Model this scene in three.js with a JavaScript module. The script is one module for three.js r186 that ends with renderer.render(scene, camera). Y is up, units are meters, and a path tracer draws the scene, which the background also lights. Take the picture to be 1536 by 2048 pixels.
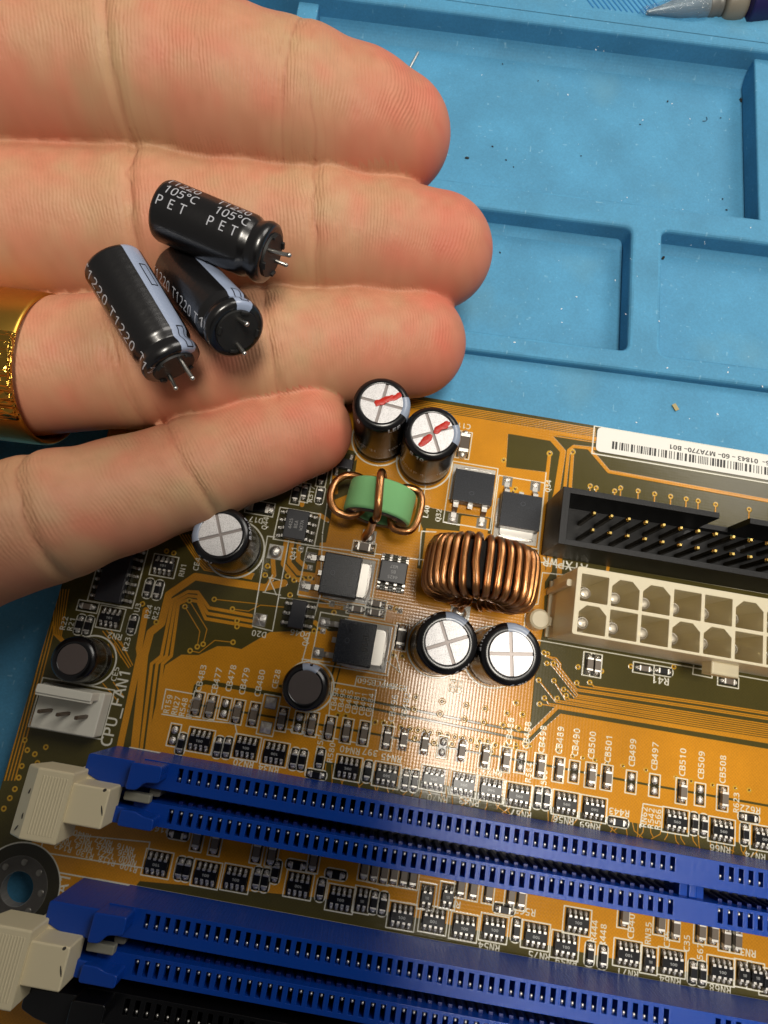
import * as THREE from 'three';
import { RoundedBoxGeometry } from 'three/addons/geometries/RoundedBoxGeometry.js';
import { mergeGeometries } from 'three/addons/utils/BufferGeometryUtils.js';
import { RectAreaLightUniformsLib } from 'three/addons/lights/RectAreaLightUniformsLib.js';

// ---------------------------------------------------------------- camera, light, exposure
const MM = 0.001;
const renderer = new THREE.WebGLRenderer({ antialias: true });
renderer.setSize(768, 1024);
renderer.toneMapping = THREE.LinearToneMapping;
renderer.toneMappingExposure = 1.1;
renderer.shadowMap.enabled = true;
RectAreaLightUniformsLib.init();
const scene = new THREE.Scene();
scene.background = new THREE.Color(0.13, 0.124, 0.117);         // the dim workshop around the bench
const camera = new THREE.PerspectiveCamera(78.0, 0.75, 0.004, 20);
// board coordinates are millimetres: u to the right along the board, v away from the viewer, h up; world = (u, h, -v)
const W = (u, v, h) => new THREE.Vector3(u * MM, h * MM, -v * MM);
const CAM = [0, 0, 96.69], AX = [[0.9855, 0.1676, 0.0273], [0.1690, -0.9529, -0.2516], [-0.0162, 0.2526, -0.9674]], FOC = 1263.9;
camera.position.copy(W(...CAM));
camera.up.copy(W(...AX[1].map((x) => -x)).normalize());
camera.lookAt(camera.position.clone().add(W(...AX[2]).multiplyScalar(1000)));
camera.focus = 0.085;
camera.userData.fStop = 70;

const L = {
  panel: { at: [60, -30, 640], aim: [60, 10, 0], size: [125, 180], power: 46, color: [1, 0.93, 0.82] },     // bench lamp over the board, a little to the right
  window: { at: [420, 520, 620], size: [420, 420], power: 4.6, color: [1, 0.95, 0.88] },    // ceiling light up and to the right
};

// a place on the plane h millimetres over the board that the photograph shows at pixel (x, y); answers in board millimetres
function at(x, y, h = 0) {
  const c = [(x - 768) / FOC, (y - 1024) / FOC, 1], d = [0, 1, 2].map((k) => AX[0][k] * c[0] + AX[1][k] * c[1] + AX[2][k]);
  const t = (h - CAM[2]) / d[2];
  return [CAM[0] + t * d[0], CAM[1] + t * d[1], h];
}

// ---------------------------------------------------------------- helpers
let seed = 7;
const rnd = (a = 0, b = 1) => { seed = (seed * 1664525 + 1013904223) >>> 0; return a + (b - a) * seed / 4294967296; };
const used = {};
function numbered(name) { const n = used[name] = (used[name] ?? -1) + 1; return n ? name + '_' + String(n).padStart(3, '0') : name; }
function thing(name, label, category, [u, v, h] = [0, 0, 0], more = {}) {
  const g = new THREE.Group();
  g.name = numbered(name);
  g.position.copy(W(u, v, h)); g.rotation.x = -Math.PI / 2; g.scale.setScalar(MM);
  g.userData = { label, category, ...more };
  scene.add(g);
  return g;
}
function part(name, geo, mat, parent, label) {
  const m = new THREE.Mesh(Array.isArray(geo) ? merge(geo) : geo, mat);
  m.name = name; m.castShadow = m.receiveShadow = true;
  if (label) m.userData.label = label;
  parent.add(m);
  return m;
}
function sub(name, parent, [u, v, h] = [0, 0, 0], turn = 0, label) {
  const g = new THREE.Group();
  g.name = name; g.position.set(u, v, h); g.rotation.z = turn;
  if (label) g.userData.label = label;
  parent.add(g);
  return g;
}
function merge(list) {
  return mergeGeometries(list.map((g) => { let q = g.index ? g.toNonIndexed() : g.clone(); for (const k of Object.keys(q.attributes)) if (!['position', 'normal', 'uv'].includes(k)) q.deleteAttribute(k); return q; }));
}
// box of size (du, dv, dh) whose bottom centre stands at (u, v, h)
function box(du, dv, dh, u = 0, v = 0, h = 0, r = 0.06) {
  const g = r ? new RoundedBoxGeometry(du, dv, dh, 1, Math.min(r, du / 2.05, dv / 2.05, dh / 2.05)) : new THREE.BoxGeometry(du, dv, dh);
  return g.translate(u, v, h + dh / 2);
}
const cyl = (r0, r1, dh, u = 0, v = 0, h = 0, n = 24) => new THREE.CylinderGeometry(r1, r0, dh, n).rotateX(Math.PI / 2).translate(u, v, h + dh / 2);
function blob(du, dv, dh, u = 0, v = 0, h = 0, n = 10) { return new THREE.SphereGeometry(0.5, n, 8).scale(du, dv, dh * 2).translate(u, v, h); }
function tube(points, r, closed = false, seg = 60, n = 10) {
  return new THREE.TubeGeometry(new THREE.CatmullRomCurve3(points.map((p) => new THREE.Vector3(...p)), closed), seg, r, n, closed);
}
function polyShape(points) { const s = new THREE.Shape(); points.forEach((p, i) => (i ? s.lineTo(p[0], p[1]) : s.moveTo(p[0], p[1]))); s.closePath(); return s; }
function roundPoly(P, r, Path = THREE.Shape) {
  const s = new Path(), n = P.length;
  for (let i = 0; i < n; i++) {
    const a = P[(i + n - 1) % n], b = P[i], c = P[(i + 1) % n];
    const to = (q) => { const d = Math.hypot(q[0] - b[0], q[1] - b[1]), k = Math.min(r, d / 2.1) / d; return [b[0] + (q[0] - b[0]) * k, b[1] + (q[1] - b[1]) * k]; };
    const p = to(a), q = to(c);
    i ? s.lineTo(p[0], p[1]) : s.moveTo(p[0], p[1]);
    s.quadraticCurveTo(b[0], b[1], q[0], q[1]);
  }
  s.closePath();
  return s;
}
function prism(shape, h0, h1, bevel = 0, curve = 5) {
  const g = new THREE.ExtrudeGeometry(shape, { depth: h1 - h0 - 2 * bevel, bevelEnabled: bevel > 0, bevelThickness: bevel, bevelSize: bevel, bevelOffset: -bevel, bevelSegments: 3, curveSegments: curve });
  return g.translate(0, 0, h0 + bevel);
}
// surface of revolution about h; uv = (turn, length along the profile), or the two exchanged
function lathe(profile, n = 48, swap = false) {
  const g = new THREE.LatheGeometry(profile.map((p) => new THREE.Vector2(p[0], p[1])), n), uv = g.attributes.uv;
  const s = [0]; for (let i = 1; i < profile.length; i++) s.push(s[i - 1] + Math.hypot(profile[i][0] - profile[i - 1][0], profile[i][1] - profile[i - 1][1]));
  for (let i = 0; i < uv.count; i++) { const a = uv.getX(i), b = s[i % profile.length] / s.at(-1); swap ? uv.setXY(i, b, a) : uv.setXY(i, a, b); }
  return g.rotateX(Math.PI / 2);
}
function canvas(w, h, fill) { const c = document.createElement('canvas'); c.width = w; c.height = h; const x = c.getContext('2d'); if (fill) { x.fillStyle = fill; x.fillRect(0, 0, w, h); } return [c, x]; }
function tex(c, srgb = true) { const t = new THREE.CanvasTexture(c); if (srgb) t.colorSpace = THREE.SRGBColorSpace; t.anisotropy = 8; return t; }
// smooth value noise, repeating every n cells
const LAT = new Float32Array(65536); for (let i = 0; i < 65536; i++) LAT[i] = rnd();
function noise(x, y, n = 256) {
  const i = Math.floor(x), j = Math.floor(y), f = x - i, g = y - j, a = f * f * (3 - 2 * f), b = g * g * (3 - 2 * g), m = (k) => ((k % n) + n) % n;
  const q = (p, r) => LAT[(m(p) + m(r) * 251) & 65535];
  return (q(i, j) * (1 - a) + q(i + 1, j) * a) * (1 - b) + (q(i, j + 1) * (1 - a) + q(i + 1, j + 1) * a) * b;
}
const fbm = (x, y, n = 256) => 0.5 * noise(x, y, n) + 0.27 * noise(x * 2, y * 2, n * 2) + 0.15 * noise(x * 4, y * 4, n * 4) + 0.08 * noise(x * 8, y * 8, n * 8);
function dataTex(w, h, f, srgb = false) {
  const d = new Uint8Array(w * h * 4);
  for (let y = 0; y < h; y++) for (let x = 0; x < w; x++) { const c = f(x / w, y / h, x, y), k = (y * w + x) * 4; d[k] = c[0]; d[k + 1] = c[1]; d[k + 2] = c[2]; d[k + 3] = 255; }
  const t = new THREE.DataTexture(d, w, h); t.magFilter = THREE.LinearFilter; t.wrapS = t.wrapT = THREE.RepeatWrapping; if (srgb) t.colorSpace = THREE.SRGBColorSpace; t.needsUpdate = true;
  return t;
}
const mat = (color, roughness = 0.5, metalness = 0, more = {}) => new THREE.MeshPhysicalMaterial({ color, roughness, metalness, ...more });

// fine uneven surface shared by metal and moulded parts
const grain = dataTex(256, 256, (x, y) => { const g = 255 * fbm(x * 32, y * 32, 32); return [g, g, g]; });
const scratch = dataTex(256, 256, (x, y) => { const g = 255 * (0.6 * noise(x * 8, y * 90, 8) + 0.4 * noise(x * 64, y * 64, 64)); return [g, g, g]; });
const speckle = dataTex(128, 128, (x, y) => { const g = 122 + 70 * noise(x * 40, y * 40, 40) - 120 * Math.max(0, noise(x * 26 + 5, y * 26, 26) - 0.62); return [g, g * 0.985, g * 0.99]; }); speckle.repeat.set(1 / 2.4, 1 / 2.4);
const M = {
  solder: mat(0xe4e0d8, 0.36, 1, { bumpMap: grain, bumpScale: 0.00006 }),
  tin: mat(0xdcd8d0, 0.46, 1),
  lead: mat(0xbdbab4, 0.3, 1),
  aluminium: mat(0xffffff, 0.52, 1, { map: speckle, bumpMap: speckle, bumpScale: 0.00003 }),
  darkAluminium: mat(0x8d8683, 0.5, 1),
  epoxy: mat(0x17181b, 0.34, 0, { bumpMap: grain, bumpScale: 0.00003 }),
  blackCeramic: mat(0x0d0d10, 0.3),
  tanCeramic: mat(0x6b5f52, 0.45),
  brownCeramic: mat(0x4a3c2e, 0.4),
  gold: mat(0xe2c272, 0.25, 1),
  contact: mat(0xf2efe8, 0.5, 1),
  pin: mat(0x5a4f33, 0.22, 1),
  ivory: mat(0xf2e8c8, 0.4, 0, { bumpMap: scratch, bumpScale: 0.00001, transmission: 0.4, thickness: 0 }),
  white: mat(0xd5d2c4, 0.5),
  cream: mat(0xd8cba8, 0.45),
  blackPlastic: mat(0x060607, 0.42, 0, { specularIntensity: 0.6, bumpMap: scratch, bumpScale: 0.000006 }),
  blue: mat(0x073c98, 0.25, 0, { bumpMap: scratch, bumpScale: 0.00001 }),
  rubber: mat(0x121212, 0.6),
  copper: mat(0xc08450, 0.3, 1, { bumpMap: scratch, bumpScale: 0.00004, clearcoat: 0.6, clearcoatRoughness: 0.15 }),
  core: mat(0x1a1817, 0.55, 0, { bumpMap: grain, bumpScale: 0.0001 }),
  green: mat(0x86c985, 0.42, 0, { bumpMap: grain, bumpScale: 0.00008 }),
  navy: mat(0x14203f, 0.4),
  red: mat(0xb3200d, 0.4),
};

// ---------------------------------------------------------------- lamps of the workshop and the phone that takes the picture (all outside the frame)
function lampPanel(name, label, o) {
  const g = new THREE.Group(); g.name = name; g.userData = { label, category: 'lamp' };
  g.position.copy(W(...o.at)); g.lookAt(W(...(o.aim ?? [0, 10, 0]))); scene.add(g);
  const w = o.size[0] * MM, h = o.size[1] * MM, c = new THREE.Color(...o.color);
  const glow = new THREE.Mesh(new THREE.BoxGeometry(w, h, 0.008).translate(0, 0, -0.008), new THREE.MeshStandardMaterial({ color: 0x222222, emissive: c, emissiveIntensity: 1.5 }));
  glow.name = 'lamp_diffuser'; g.add(glow);
  const back = new THREE.Mesh(new RoundedBoxGeometry(w + 0.03, h + 0.03, 0.03, 2, 0.008).translate(0, 0, -0.028), mat(0xcccccc, 0.5)); back.name = 'lamp_housing'; g.add(back);
  const l = new THREE.RectAreaLight(c, o.power, w, h); l.name = name; l.position.z = 0.0005; l.rotation.y = Math.PI; g.add(l);
}
lampPanel('bench_lamp', 'flat bench lamp hanging over the circuit board', L.panel);
lampPanel('ceiling_lamp', 'large square ceiling lamp beyond the blue mat', L.window);
{
  const g = new THREE.Group(); g.name = 'phone'; g.userData = { label: 'phone held over the bench to take the picture', category: 'phone' };
  g.position.copy(camera.position); g.quaternion.copy(camera.quaternion); scene.add(g);
  const b = new THREE.Mesh(new RoundedBoxGeometry(0.074, 0.15, 0.008, 3, 0.0035).translate(-0.020, -0.058, 0.006), mat(0x15151a, 0.35)); b.name = 'phone_body'; g.add(b);
  const r = new THREE.Mesh(new THREE.TorusGeometry(0.0075, 0.0012, 10, 40).translate(0, 0, 0.0026), mat(0x333338, 0.3, 1)); r.name = 'lens_ring'; g.add(r);
}

// ---------------------------------------------------------------- blue silicone mat
{
  const speck = dataTex(1024, 1024, (x, y) => {
    const a = fbm(x * 9, y * 9, 9), b = noise(x * 300, y * 300, 300), c = noise(x * 120 + 3, y * 120, 120);
    let m = 0.86 + 0.14 * (a - 0.5) + 0.06 * (b - 0.5), w = c > 0.93 ? (c - 0.93) * 5 : 0, s = fbm(x * 5 + 7, y * 5 + 3, 5);
    const grey = Math.max(0, s - 0.6) * 0.8;
    const base = [86, 166, 210];
    return base.map((q, i) => Math.max(0, Math.min(255, (q * m) * (1 - w - grey) + (w * [225, 235, 240][i]) + grey * [128, 150, 150][i])));
  }, true);
  speck.repeat.set(1 / 70, 1 / 70);
  const rough = dataTex(256, 256, (x, y) => { const g = 150 + 70 * fbm(x * 16, y * 16, 16); return [g, g, g]; }); rough.repeat.set(1 / 30, 1 / 30);
  const fine = dataTex(512, 512, (x, y) => { const g = 255 * (0.5 * noise(x * 128, y * 128, 128) + 0.5 * fbm(x * 24, y * 24, 24)); return [g, g, g]; }); fine.repeat.set(1 / 12, 1 / 12);
  const blue = mat(0xffffff, 0.75, 0, { map: speck, bumpMap: fine, bumpScale: 0.000009 });
  const mt = thing('work_mat', 'light blue silicone repair mat with moulded compartments under the circuit board', 'mat', [0, 40, -7], { kind: 'structure' });
  const H = 7, O = ([u, v]) => [u, v - 40];
  const pt = (x, y, h) => O(at(x, y, h));
  // working area under the board
  const f = -4, step = -2.2, floor = -7, bar = -0.4;
  const a0 = pt(929, 708, f), a1 = pt(1536, 786, f), du = (a1[0] - a0[0]), dv = (a1[1] - a0[1]), len = Math.hypot(du, dv), e = [du / len, dv / len], nrm = [-e[1], e[0]];
  const along = (s, t) => [a0[0] + e[0] * s + nrm[0] * t, a0[1] + e[1] * s + nrm[1] * t];
  part('work_area', prism(polyShape([along(-190, 0.2), along(-190, -190), along(180, -190), along(180, 0.2)]), -12 + H, f + H, 0), blue, mt);
  part('compartment_floor', prism(polyShape([along(-190, 0.1), along(180, 0.1), along(180, 75), along(-190, 75)]), floor + H - 2, floor + H), blue, mt);
  // rim with the compartments cut through it
  const inv = (p) => { const d = [p[0] - a0[0], p[1] - a0[1]]; return [d[0] * e[0] + d[1] * e[1], d[0] * nrm[0] + d[1] * nrm[1]]; };
  const q = (x, y, h) => inv(pt(x, y, h));
  const r2a = q(1264, 454, step), r2b = q(1232, 697, step), r3a = q(1325, 460, step), r1a = q(1510, 157, step), r1b = q(1484, 432, step);
  const barEdge = (q(1100, 38, bar)[1] + q(1536, 114, bar)[1]) / 2, barFar = (q(1281, 22, bar)[1] + q(1530, 66, bar)[1]) / 2;
  const r1left = q(632, 40, step)[0];
  const hole = (s0, s1, t0, t1, r) => roundPoly([along(s0, t0), along(s1, t0), along(s1, t1), along(s0, t1)], r, THREE.Path);
  const rim = polyShape([along(-190, 0), along(180, 0), along(180, barEdge), along(-190, barEdge)]);
  rim.holes.push(hole(r2a[0] - 52, r2a[0], r2b[1], r2a[1], 1.5), hole(r3a[0], r3a[0] + 60, r2b[1], r3a[1], 1.5));
  // the long compartment reaches under the bar's wall
  const rimA = polyShape([along(-190, 0), along(180, 0), along(180, r1b[1] - 0), along(-190, r1b[1] - 0)]); rimA.holes.push(...rim.holes);
  part('divider_rim', prism(rimA, floor + H, step + H, 0.7, 8), blue, mt);
  const c1 = (s0, s1, t0, t1) => prism(roundPoly([along(s0, t0), along(s1, t0), along(s1, t1), along(s0, t1)], 0.8), floor + H, step + H, 0.35);
  part('divider', c1(r1a[0], 180, r1b[1] - 0.8, barEdge + 0.6), blue, mt);
  part('divider', c1(r1left - 4.2, r1left, r1b[1] - 0.8, barEdge + 0.6), blue, mt);
  part('high_bar', prism(roundPoly([along(-190, barEdge), along(180, barEdge), along(180, barFar), along(-190, barFar)], 0.5), floor + H, bar + H, 0.6, 8), blue, mt);
  // soft fillets at the foot of the compartment walls
  const fil = (s0, s1, t, w, near) => { const sh = new THREE.Shape(); sh.moveTo(0, 0); sh.lineTo(-w, 0); sh.quadraticCurveTo(-w * 0.3, w * 0.2, 0, w); sh.closePath(); const g = new THREE.ExtrudeGeometry(sh, { depth: s1 - s0, bevelEnabled: false, curveSegments: 6 }); const m = new THREE.Matrix4().makeBasis(new THREE.Vector3(nrm[0], nrm[1], 0).multiplyScalar(near ? -1 : 1), new THREE.Vector3(0, 0, 1), new THREE.Vector3(e[0], e[1], 0)); const o = along(s0, t); m.setPosition(o[0], o[1], floor + H); return g.applyMatrix4(m); };
  part('wall_fillet', [fil(r1left, r1a[0], barEdge + 0.01, 2.4), fil(r2a[0] - 52, r2a[0], r2a[1] + 0.3, 1.8), fil(r3a[0], r3a[0] + 60, r3a[1] + 0.3, 1.8), fil(r1left, r1a[0], r1b[1] - 0.2, 1.6, true), fil(r2a[0] - 52, r2a[0], r2b[1] - 0.3, 1.9, true), fil(r3a[0], r3a[0] + 60, r2b[1] - 0.3, 1.9, true)], blue, mt);
  // ridged pad beyond the bar
  const pad = prism(polyShape([along(-190, barFar - 1.4), along(180, barFar - 1.4), along(180, 150), along(-190, 150)]), floor + H - 2, -0.75 + H);
  part('far_area', pad, blue, mt);
  const ridges = [];
  for (let i = 0; i < 14; i++) { const o = along(q(1180, 5, -4)[0] - 4 + i * 1.15, barFar + 6); ridges.push(new THREE.CapsuleGeometry(0.22, 13, 3, 6).rotateZ(Math.atan2(e[1], e[0]) + 0.62).translate(o[0], o[1], -0.8 + H)); }
  part('ridge_pattern', ridges, mat(0x2f7fb8, 0.7), mt).userData.kind = 'stuff';

  // crumbs and other litter on the mat
  const on = (x, y, h) => at(x, y, h);
  const crumbs = [], lint = [];
  for (const [x, y, s] of [[1005, 128, .3], [1076, 162, .3], [934, 316, .75], [985, 293, .4], [1012, 320, .35], [1335, 203, .45], [1280, 249, .3], [1162, 312, .3], [1027, 334, .3], [1453, 420, .4], [1441, 236, .3]]) { const p = on(x, y, floor + 0.1); crumbs.push(new THREE.IcosahedronGeometry(s / 2, 0).scale(1.4, 0.8, 0.5).rotateZ(rnd(0, 3)).translate(p[0], p[1] - 40, p[2] + H)); }
  for (const [x, y, s] of [[1072, 460, .7], [1000, 505, .35], [1326, 516, .7], [1482, 201, .9], [1445, 398, .3], [1129, 398, .25]]) { const p = on(x, y, floor + 0.1); crumbs.push(new THREE.IcosahedronGeometry(s / 2, 0).scale(1.5, 0.8, 0.6).rotateZ(rnd(0, 3)).translate(p[0], p[1] - 40, p[2] + H)); }
  const cr = thing('crumbs', 'scattered dark crumbs lying in the blue mat compartments', 'crumbs', [0, 40, -7], { kind: 'stuff' });
  part('crumb', crumbs, mat(0x20201c, 0.9), cr);
  for (let i = 0; i < 46; i++) { const x = rnd(900, 1536), y = rnd(60, 860), h = y > 790 ? f : step; if (y > 700 + (x - 900) * 0.13 && y < 800) continue; const inside = y < 420 && y > 190 + (x - 900) * 0.03; const p = on(x, y, inside || (y > 490 && y < 640 && x < 1240) ? floor + 0.05 : h + 0.05), s = rnd(0.12, 0.4); lint.push(new THREE.IcosahedronGeometry(s / 2, 0).scale(1.3, 0.7, 0.4).rotateZ(rnd(0, 3)).translate(p[0], p[1] - 40, p[2] + H)); }
  const li = thing('dust_specks', 'tiny white dust specks sprinkled over the blue mat', 'dust', [0, 40, -7], { kind: 'stuff' });
  part('speck', lint, mat(0xe8eef0, 0.6), li);
  {
    const a = on(836, 106, floor + 0.3), b = on(800, 172, floor + 0.3), t = thing('wire_lead', 'short straight grey wire lead lying in the long mat compartment beside the index fingertip', 'wire', a);
    part('wire', tube([[0, 0, 0], [(b[0] - a[0]) / 2, (b[1] - a[1]) / 2, 0.02], [b[0] - a[0], b[1] - a[1], 0]], 0.27, false, 12, 8), M.tin, t);
    const h = on(1408, 238, floor + 0.12), hr = thing('hair_snippet', 'curled dark hair snippet on the floor of the long mat compartment', 'hair', h);
    part('hair', tube([[-0.3, -0.6, 0], [0.35, -0.45, 0], [0.6, -0.05, 0], [0.45, 0.6, 0]], 0.06, false, 16, 5), mat(0x15202a, 0.6), hr);
    const c = on(1350, 815, f + 0.1), fl = thing('brown_flake', 'small yellowish flake on the mat above the white barcode sticker', 'flake', c);
    part('flake', box(0.75, 1.3, 0.2, 0, 0, 0, 0.05).rotateZ(0.6), mat(0xa89a6c, 0.7), fl);
  }

  // syringe lying beyond the bar
  const A = on(1284, 26, -0.2), B = on(1500, -5, 0.6), dx = B[0] - A[0], dy = B[1] - A[1], dl = Math.hypot(dx, dy);
  const sy = thing('syringe', 'grey metal syringe tip in a clear cap with a purple barrel at the top edge', 'syringe', A);
  sy.rotation.z = Math.atan2(dy, dx) - 0.0;
  const k = dl / 20, lx = (pr) => lathe(pr.map((p) => [p[0], p[1] * k]), 32).rotateY(Math.PI / 2);
  part('nozzle', lx([[0, 0.9], [0.35, 0.9], [0.9, 3.4], [1.9, 6.6], [2.1, 9.8], [2.35, 10], [2.35, 13]]), mat(0xaab6bd, 0.3, 0, { transmission: 0.55, thickness: 0 }), sy);
  part('collar', lx([[2.35, 11.9], [2.5, 12], [2.6, 13], [2.45, 13.3], [2.45, 13.7], [2.7, 13.9], [2.7, 14.4], [0, 14.4]]), mat(0x6f6e69, 0.42, 0.2), sy);
  part('flange', lx([[0, 14.4], [2.9, 14.5], [3.5, 15], [3.9, 16.4], [3.9, 17.8], [3.5, 18.5], [3.2, 18.6], [0, 18.6]]), mat(0x857d6e, 0.45, 0.1), sy);
  part('clear_cap', lx([[0, -0.3], [0.75, -0.2], [1.0, 0.3], [1.5, 3.2], [2.4, 6.4], [2.95, 7.4], [3.05, 11.2], [2.9, 11.4]]), mat(0xf4fbff, 0.12, 0, { transmission: 1, thickness: 0, ior: 1.5, bumpMap: grain, bumpScale: 0.0006 }), sy);
  part('barrel', lx([[0, 18.6], [4.6, 18.7], [4.8, 19.2], [4.8, 46], [0, 46]]), mat(0x1d1a4c, 0.35), sy);
}

// ---------------------------------------------------------------- circuit board: printed face
const U0 = -60, V1 = 46.4, KX = 16.2, TW = 2048, TH = 1720;                // printed area, pixels per millimetre
const board = thing('circuit_board', 'amber and olive computer circuit board with capacitors, coils, connectors and blue memory slots', 'circuit board');
const [cc, cx] = canvas(TW, TH, '#c48420'), [bc, bx] = canvas(TW, TH, '#8c8c8c'), [rc, rx] = canvas(TW, TH, '#5a5a5a');
const COP = '#c48420', OLV = '#4a431f', SILK = '#d9d6c8', TIN = '#b9b6ae', GLD = '#c2962f';
for (const x of [cx, bx, rx]) { x.setTransform(KX, 0, 0, -KX, -U0 * KX, V1 * KX); x.lineJoin = 'round'; x.lineCap = 'round'; }
const P = (list) => { const o = []; for (let i = 0; i < list.length; i += 2) o.push(at(list[i], list[i + 1])); return o; };
function path(x, pts, close) { x.beginPath(); pts.forEach((p, i) => (i ? x.lineTo(p[0], p[1]) : x.moveTo(p[0], p[1]))); if (close) x.closePath(); }
const LEVEL = { [COP]: '#8c8c8c', [OLV]: '#5c5c5c', [SILK]: '#b4b4b4', [TIN]: '#a8a8a8', [GLD]: '#a0a0a0' };
function area(list, color, rounded = 0) { const p = Array.isArray(list[0]) ? list : P(list); for (const [x, c] of [[cx, color], [bx, LEVEL[color]]]) { x.fillStyle = x.strokeStyle = c; path(x, p, true); x.fill(); if (rounded) { x.lineWidth = rounded; x.stroke(); } } }
function line(list, w, color) { const p = Array.isArray(list[0]) ? list : P(list); for (const [x, c] of [[cx, color], [bx, LEVEL[color]]]) { x.strokeStyle = c; x.lineWidth = w; path(x, p); x.stroke(); } }
// several parallel traces: from one polyline to another
function bundle(a, b, n, w, color) { const A = P(a), B = P(b); for (let i = 0; i < n; i++) line(A.map((p, k) => [p[0] + (B[k][0] - p[0]) * i / (n - 1), p[1] + (B[k][1] - p[1]) * i / (n - 1)]), w, color); }
function via(x, y, r = 0.42) { dot(at(x, y), r); }
function dot(p, r) { for (const [c, a, b] of [[cx, GLD, '#5b3d12'], [bx, '#c8c8c8', '#303030']]) { c.fillStyle = a; c.beginPath(); c.arc(p[0], p[1], r, 0, 7); c.fill(); c.fillStyle = b; c.beginPath(); c.arc(p[0], p[1], r * 0.42, 0, 7); c.fill(); } }
function silkRect(u, v, w, h, lw = 0.17, r = 0) { for (const [x, c] of [[cx, SILK], [bx, LEVEL[SILK]]]) { x.strokeStyle = c; x.lineWidth = lw; x.beginPath(); r ? x.roundRect(u - w / 2, v - h / 2, w, h, r) : x.rect(u - w / 2, v - h / 2, w, h); x.stroke(); } }
function pad(u, v, w, h, color = '#2b2a22') { cx.fillStyle = color; cx.fillRect(u - w / 2, v - h / 2, w, h); bx.fillStyle = '#7a7a7a'; bx.fillRect(u - w / 2, v - h / 2, w, h); }
function text(x, y, s, size, turn = 0, color = SILK, bold = false) { const p = at(x, y); textAt(p[0], p[1], s, size, turn, color, bold); }
function textAt(u, v, s, size, turn, color = SILK, bold = false) {
  for (const [x, c] of [[cx, color], [bx, LEVEL[SILK]]]) { x.save(); x.translate(u, v); x.rotate(turn * Math.PI / 180); x.scale(0.0085 * size, -0.0082 * size); x.font = (bold ? 'bold ' : '') + '138px monospace'; x.textAlign = 'center'; x.textBaseline = 'middle'; x.fillStyle = x.strokeStyle = c; x.lineWidth = 2.5; x.fillText(s, 0, 0); x.strokeText(s, 0, 0); x.restore(); }
}

// bare (olive) areas between the copper
area([640, 760, 1560, 890, 1560, 930, 640, 790], OLV);
area([1016, 868, 1130, 872, 1560, 940, 1560, 1502, 1121, 1427, 1057, 1484, 1068, 1360, 1087, 1250, 1092, 1085, 1098, 945, 1012, 934], OLV);
area([[-60, 48], [-47.9, 48], [-47.9, -60], [-60, -60]], OLV);
area([-40, 1100, 560, 880, 700, 900, 716, 905, 705, 985, 668, 1000, 652, 1085, 620, 1085, 600, 1150, 590, 1262, 540, 1264, 483, 1298, 460, 1293, 435, 1292, 397, 1310, 363, 1309, 331, 1330, 290, 1500, 100, 1560, -60, 1560], OLV);
area([-60, 1555, 95, 1555, 60, 1700, -60, 1700], OLV);
area([840, 1044, 846, 1012, 904, 1024, 984, 1036, 984, 1068, 845, 1056], OLV); area([846, 1056, 834, 1136, 842, 1138, 852, 1056], OLV);
area([925, 1034, 976, 1040, 972, 1066, 922, 1060], COP, 0.5);
area([600, 1078, 640, 1084, 625, 1180, 596, 1175], OLV); area([563, 1190, 640, 1200, 700, 1225, 688, 1262, 560, 1262], OLV);
// olive strip along the memory slots, with the thin traces that run into them
area([650, 1522, 1240, 1640, 1560, 1700, 1560, 1745, 640, 1580], OLV);
area([280, 1762, 640, 1795, 1240, 1920, 1560, 1975, 1560, 2060, 240, 1810], OLV);
for (let i = 0; i < 150; i++) { const s = i / 150, second = i % 2, x0 = second ? 250 + s * 1300 : 640 + s * 900, y = second ? 1775 + (x0 - 250) * 0.183 : 1533 + (x0 - 640) * 0.187, d = rnd(14, 40), k = rnd(-26, 26); if (rnd() < 0.25) continue; line([x0, y - 8, x0 + k * 0.2, y + d * 0.45, x0 + k, y + d], 0.13, COP); }
// top edge: band of thin traces, then the wide ones round the corner
bundle([640, 769, 1190, 858], [640, 798, 1190, 885], 9, 0.19, COP);
line([640, 800, 1040, 866, 1103, 877, 1126, 903, 1113, 985, 1106, 1010], 0.95, COP);
line([1196, 898, 1147, 893, 1137, 901, 1129, 978, 1122, 1010], 0.55, COP); line([1178, 897, 1217, 943, 1560, 1006], 0.6, COP);
line([1145, 905, 1140, 978, 1136, 1010], 0.55, COP); line([1099, 907, 1093, 960, 1088, 1010], 0.6, COP); via(1145, 904, 0.5); via(1099, 907, 0.5);
for (const [x, y] of [[1180, 972], [1192, 976], [1229, 982], [1241, 976], [1276, 982], [1309, 988], [1341, 993], [1372, 998], [1396, 1002], [1431, 1009], [1498, 1019]]) { line([x, y, x - 1, y + 22], 0.2, COP); via(x, y, 0.42); }
line([1100, 1105, 1098, 1140, 1060, 1200, 1040, 1215], 0.9, COP); line([1120, 1105, 1118, 1165, 1075, 1195], 0.8, COP); line([1220, 1106, 1215, 1140], 0.5, COP);
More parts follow.
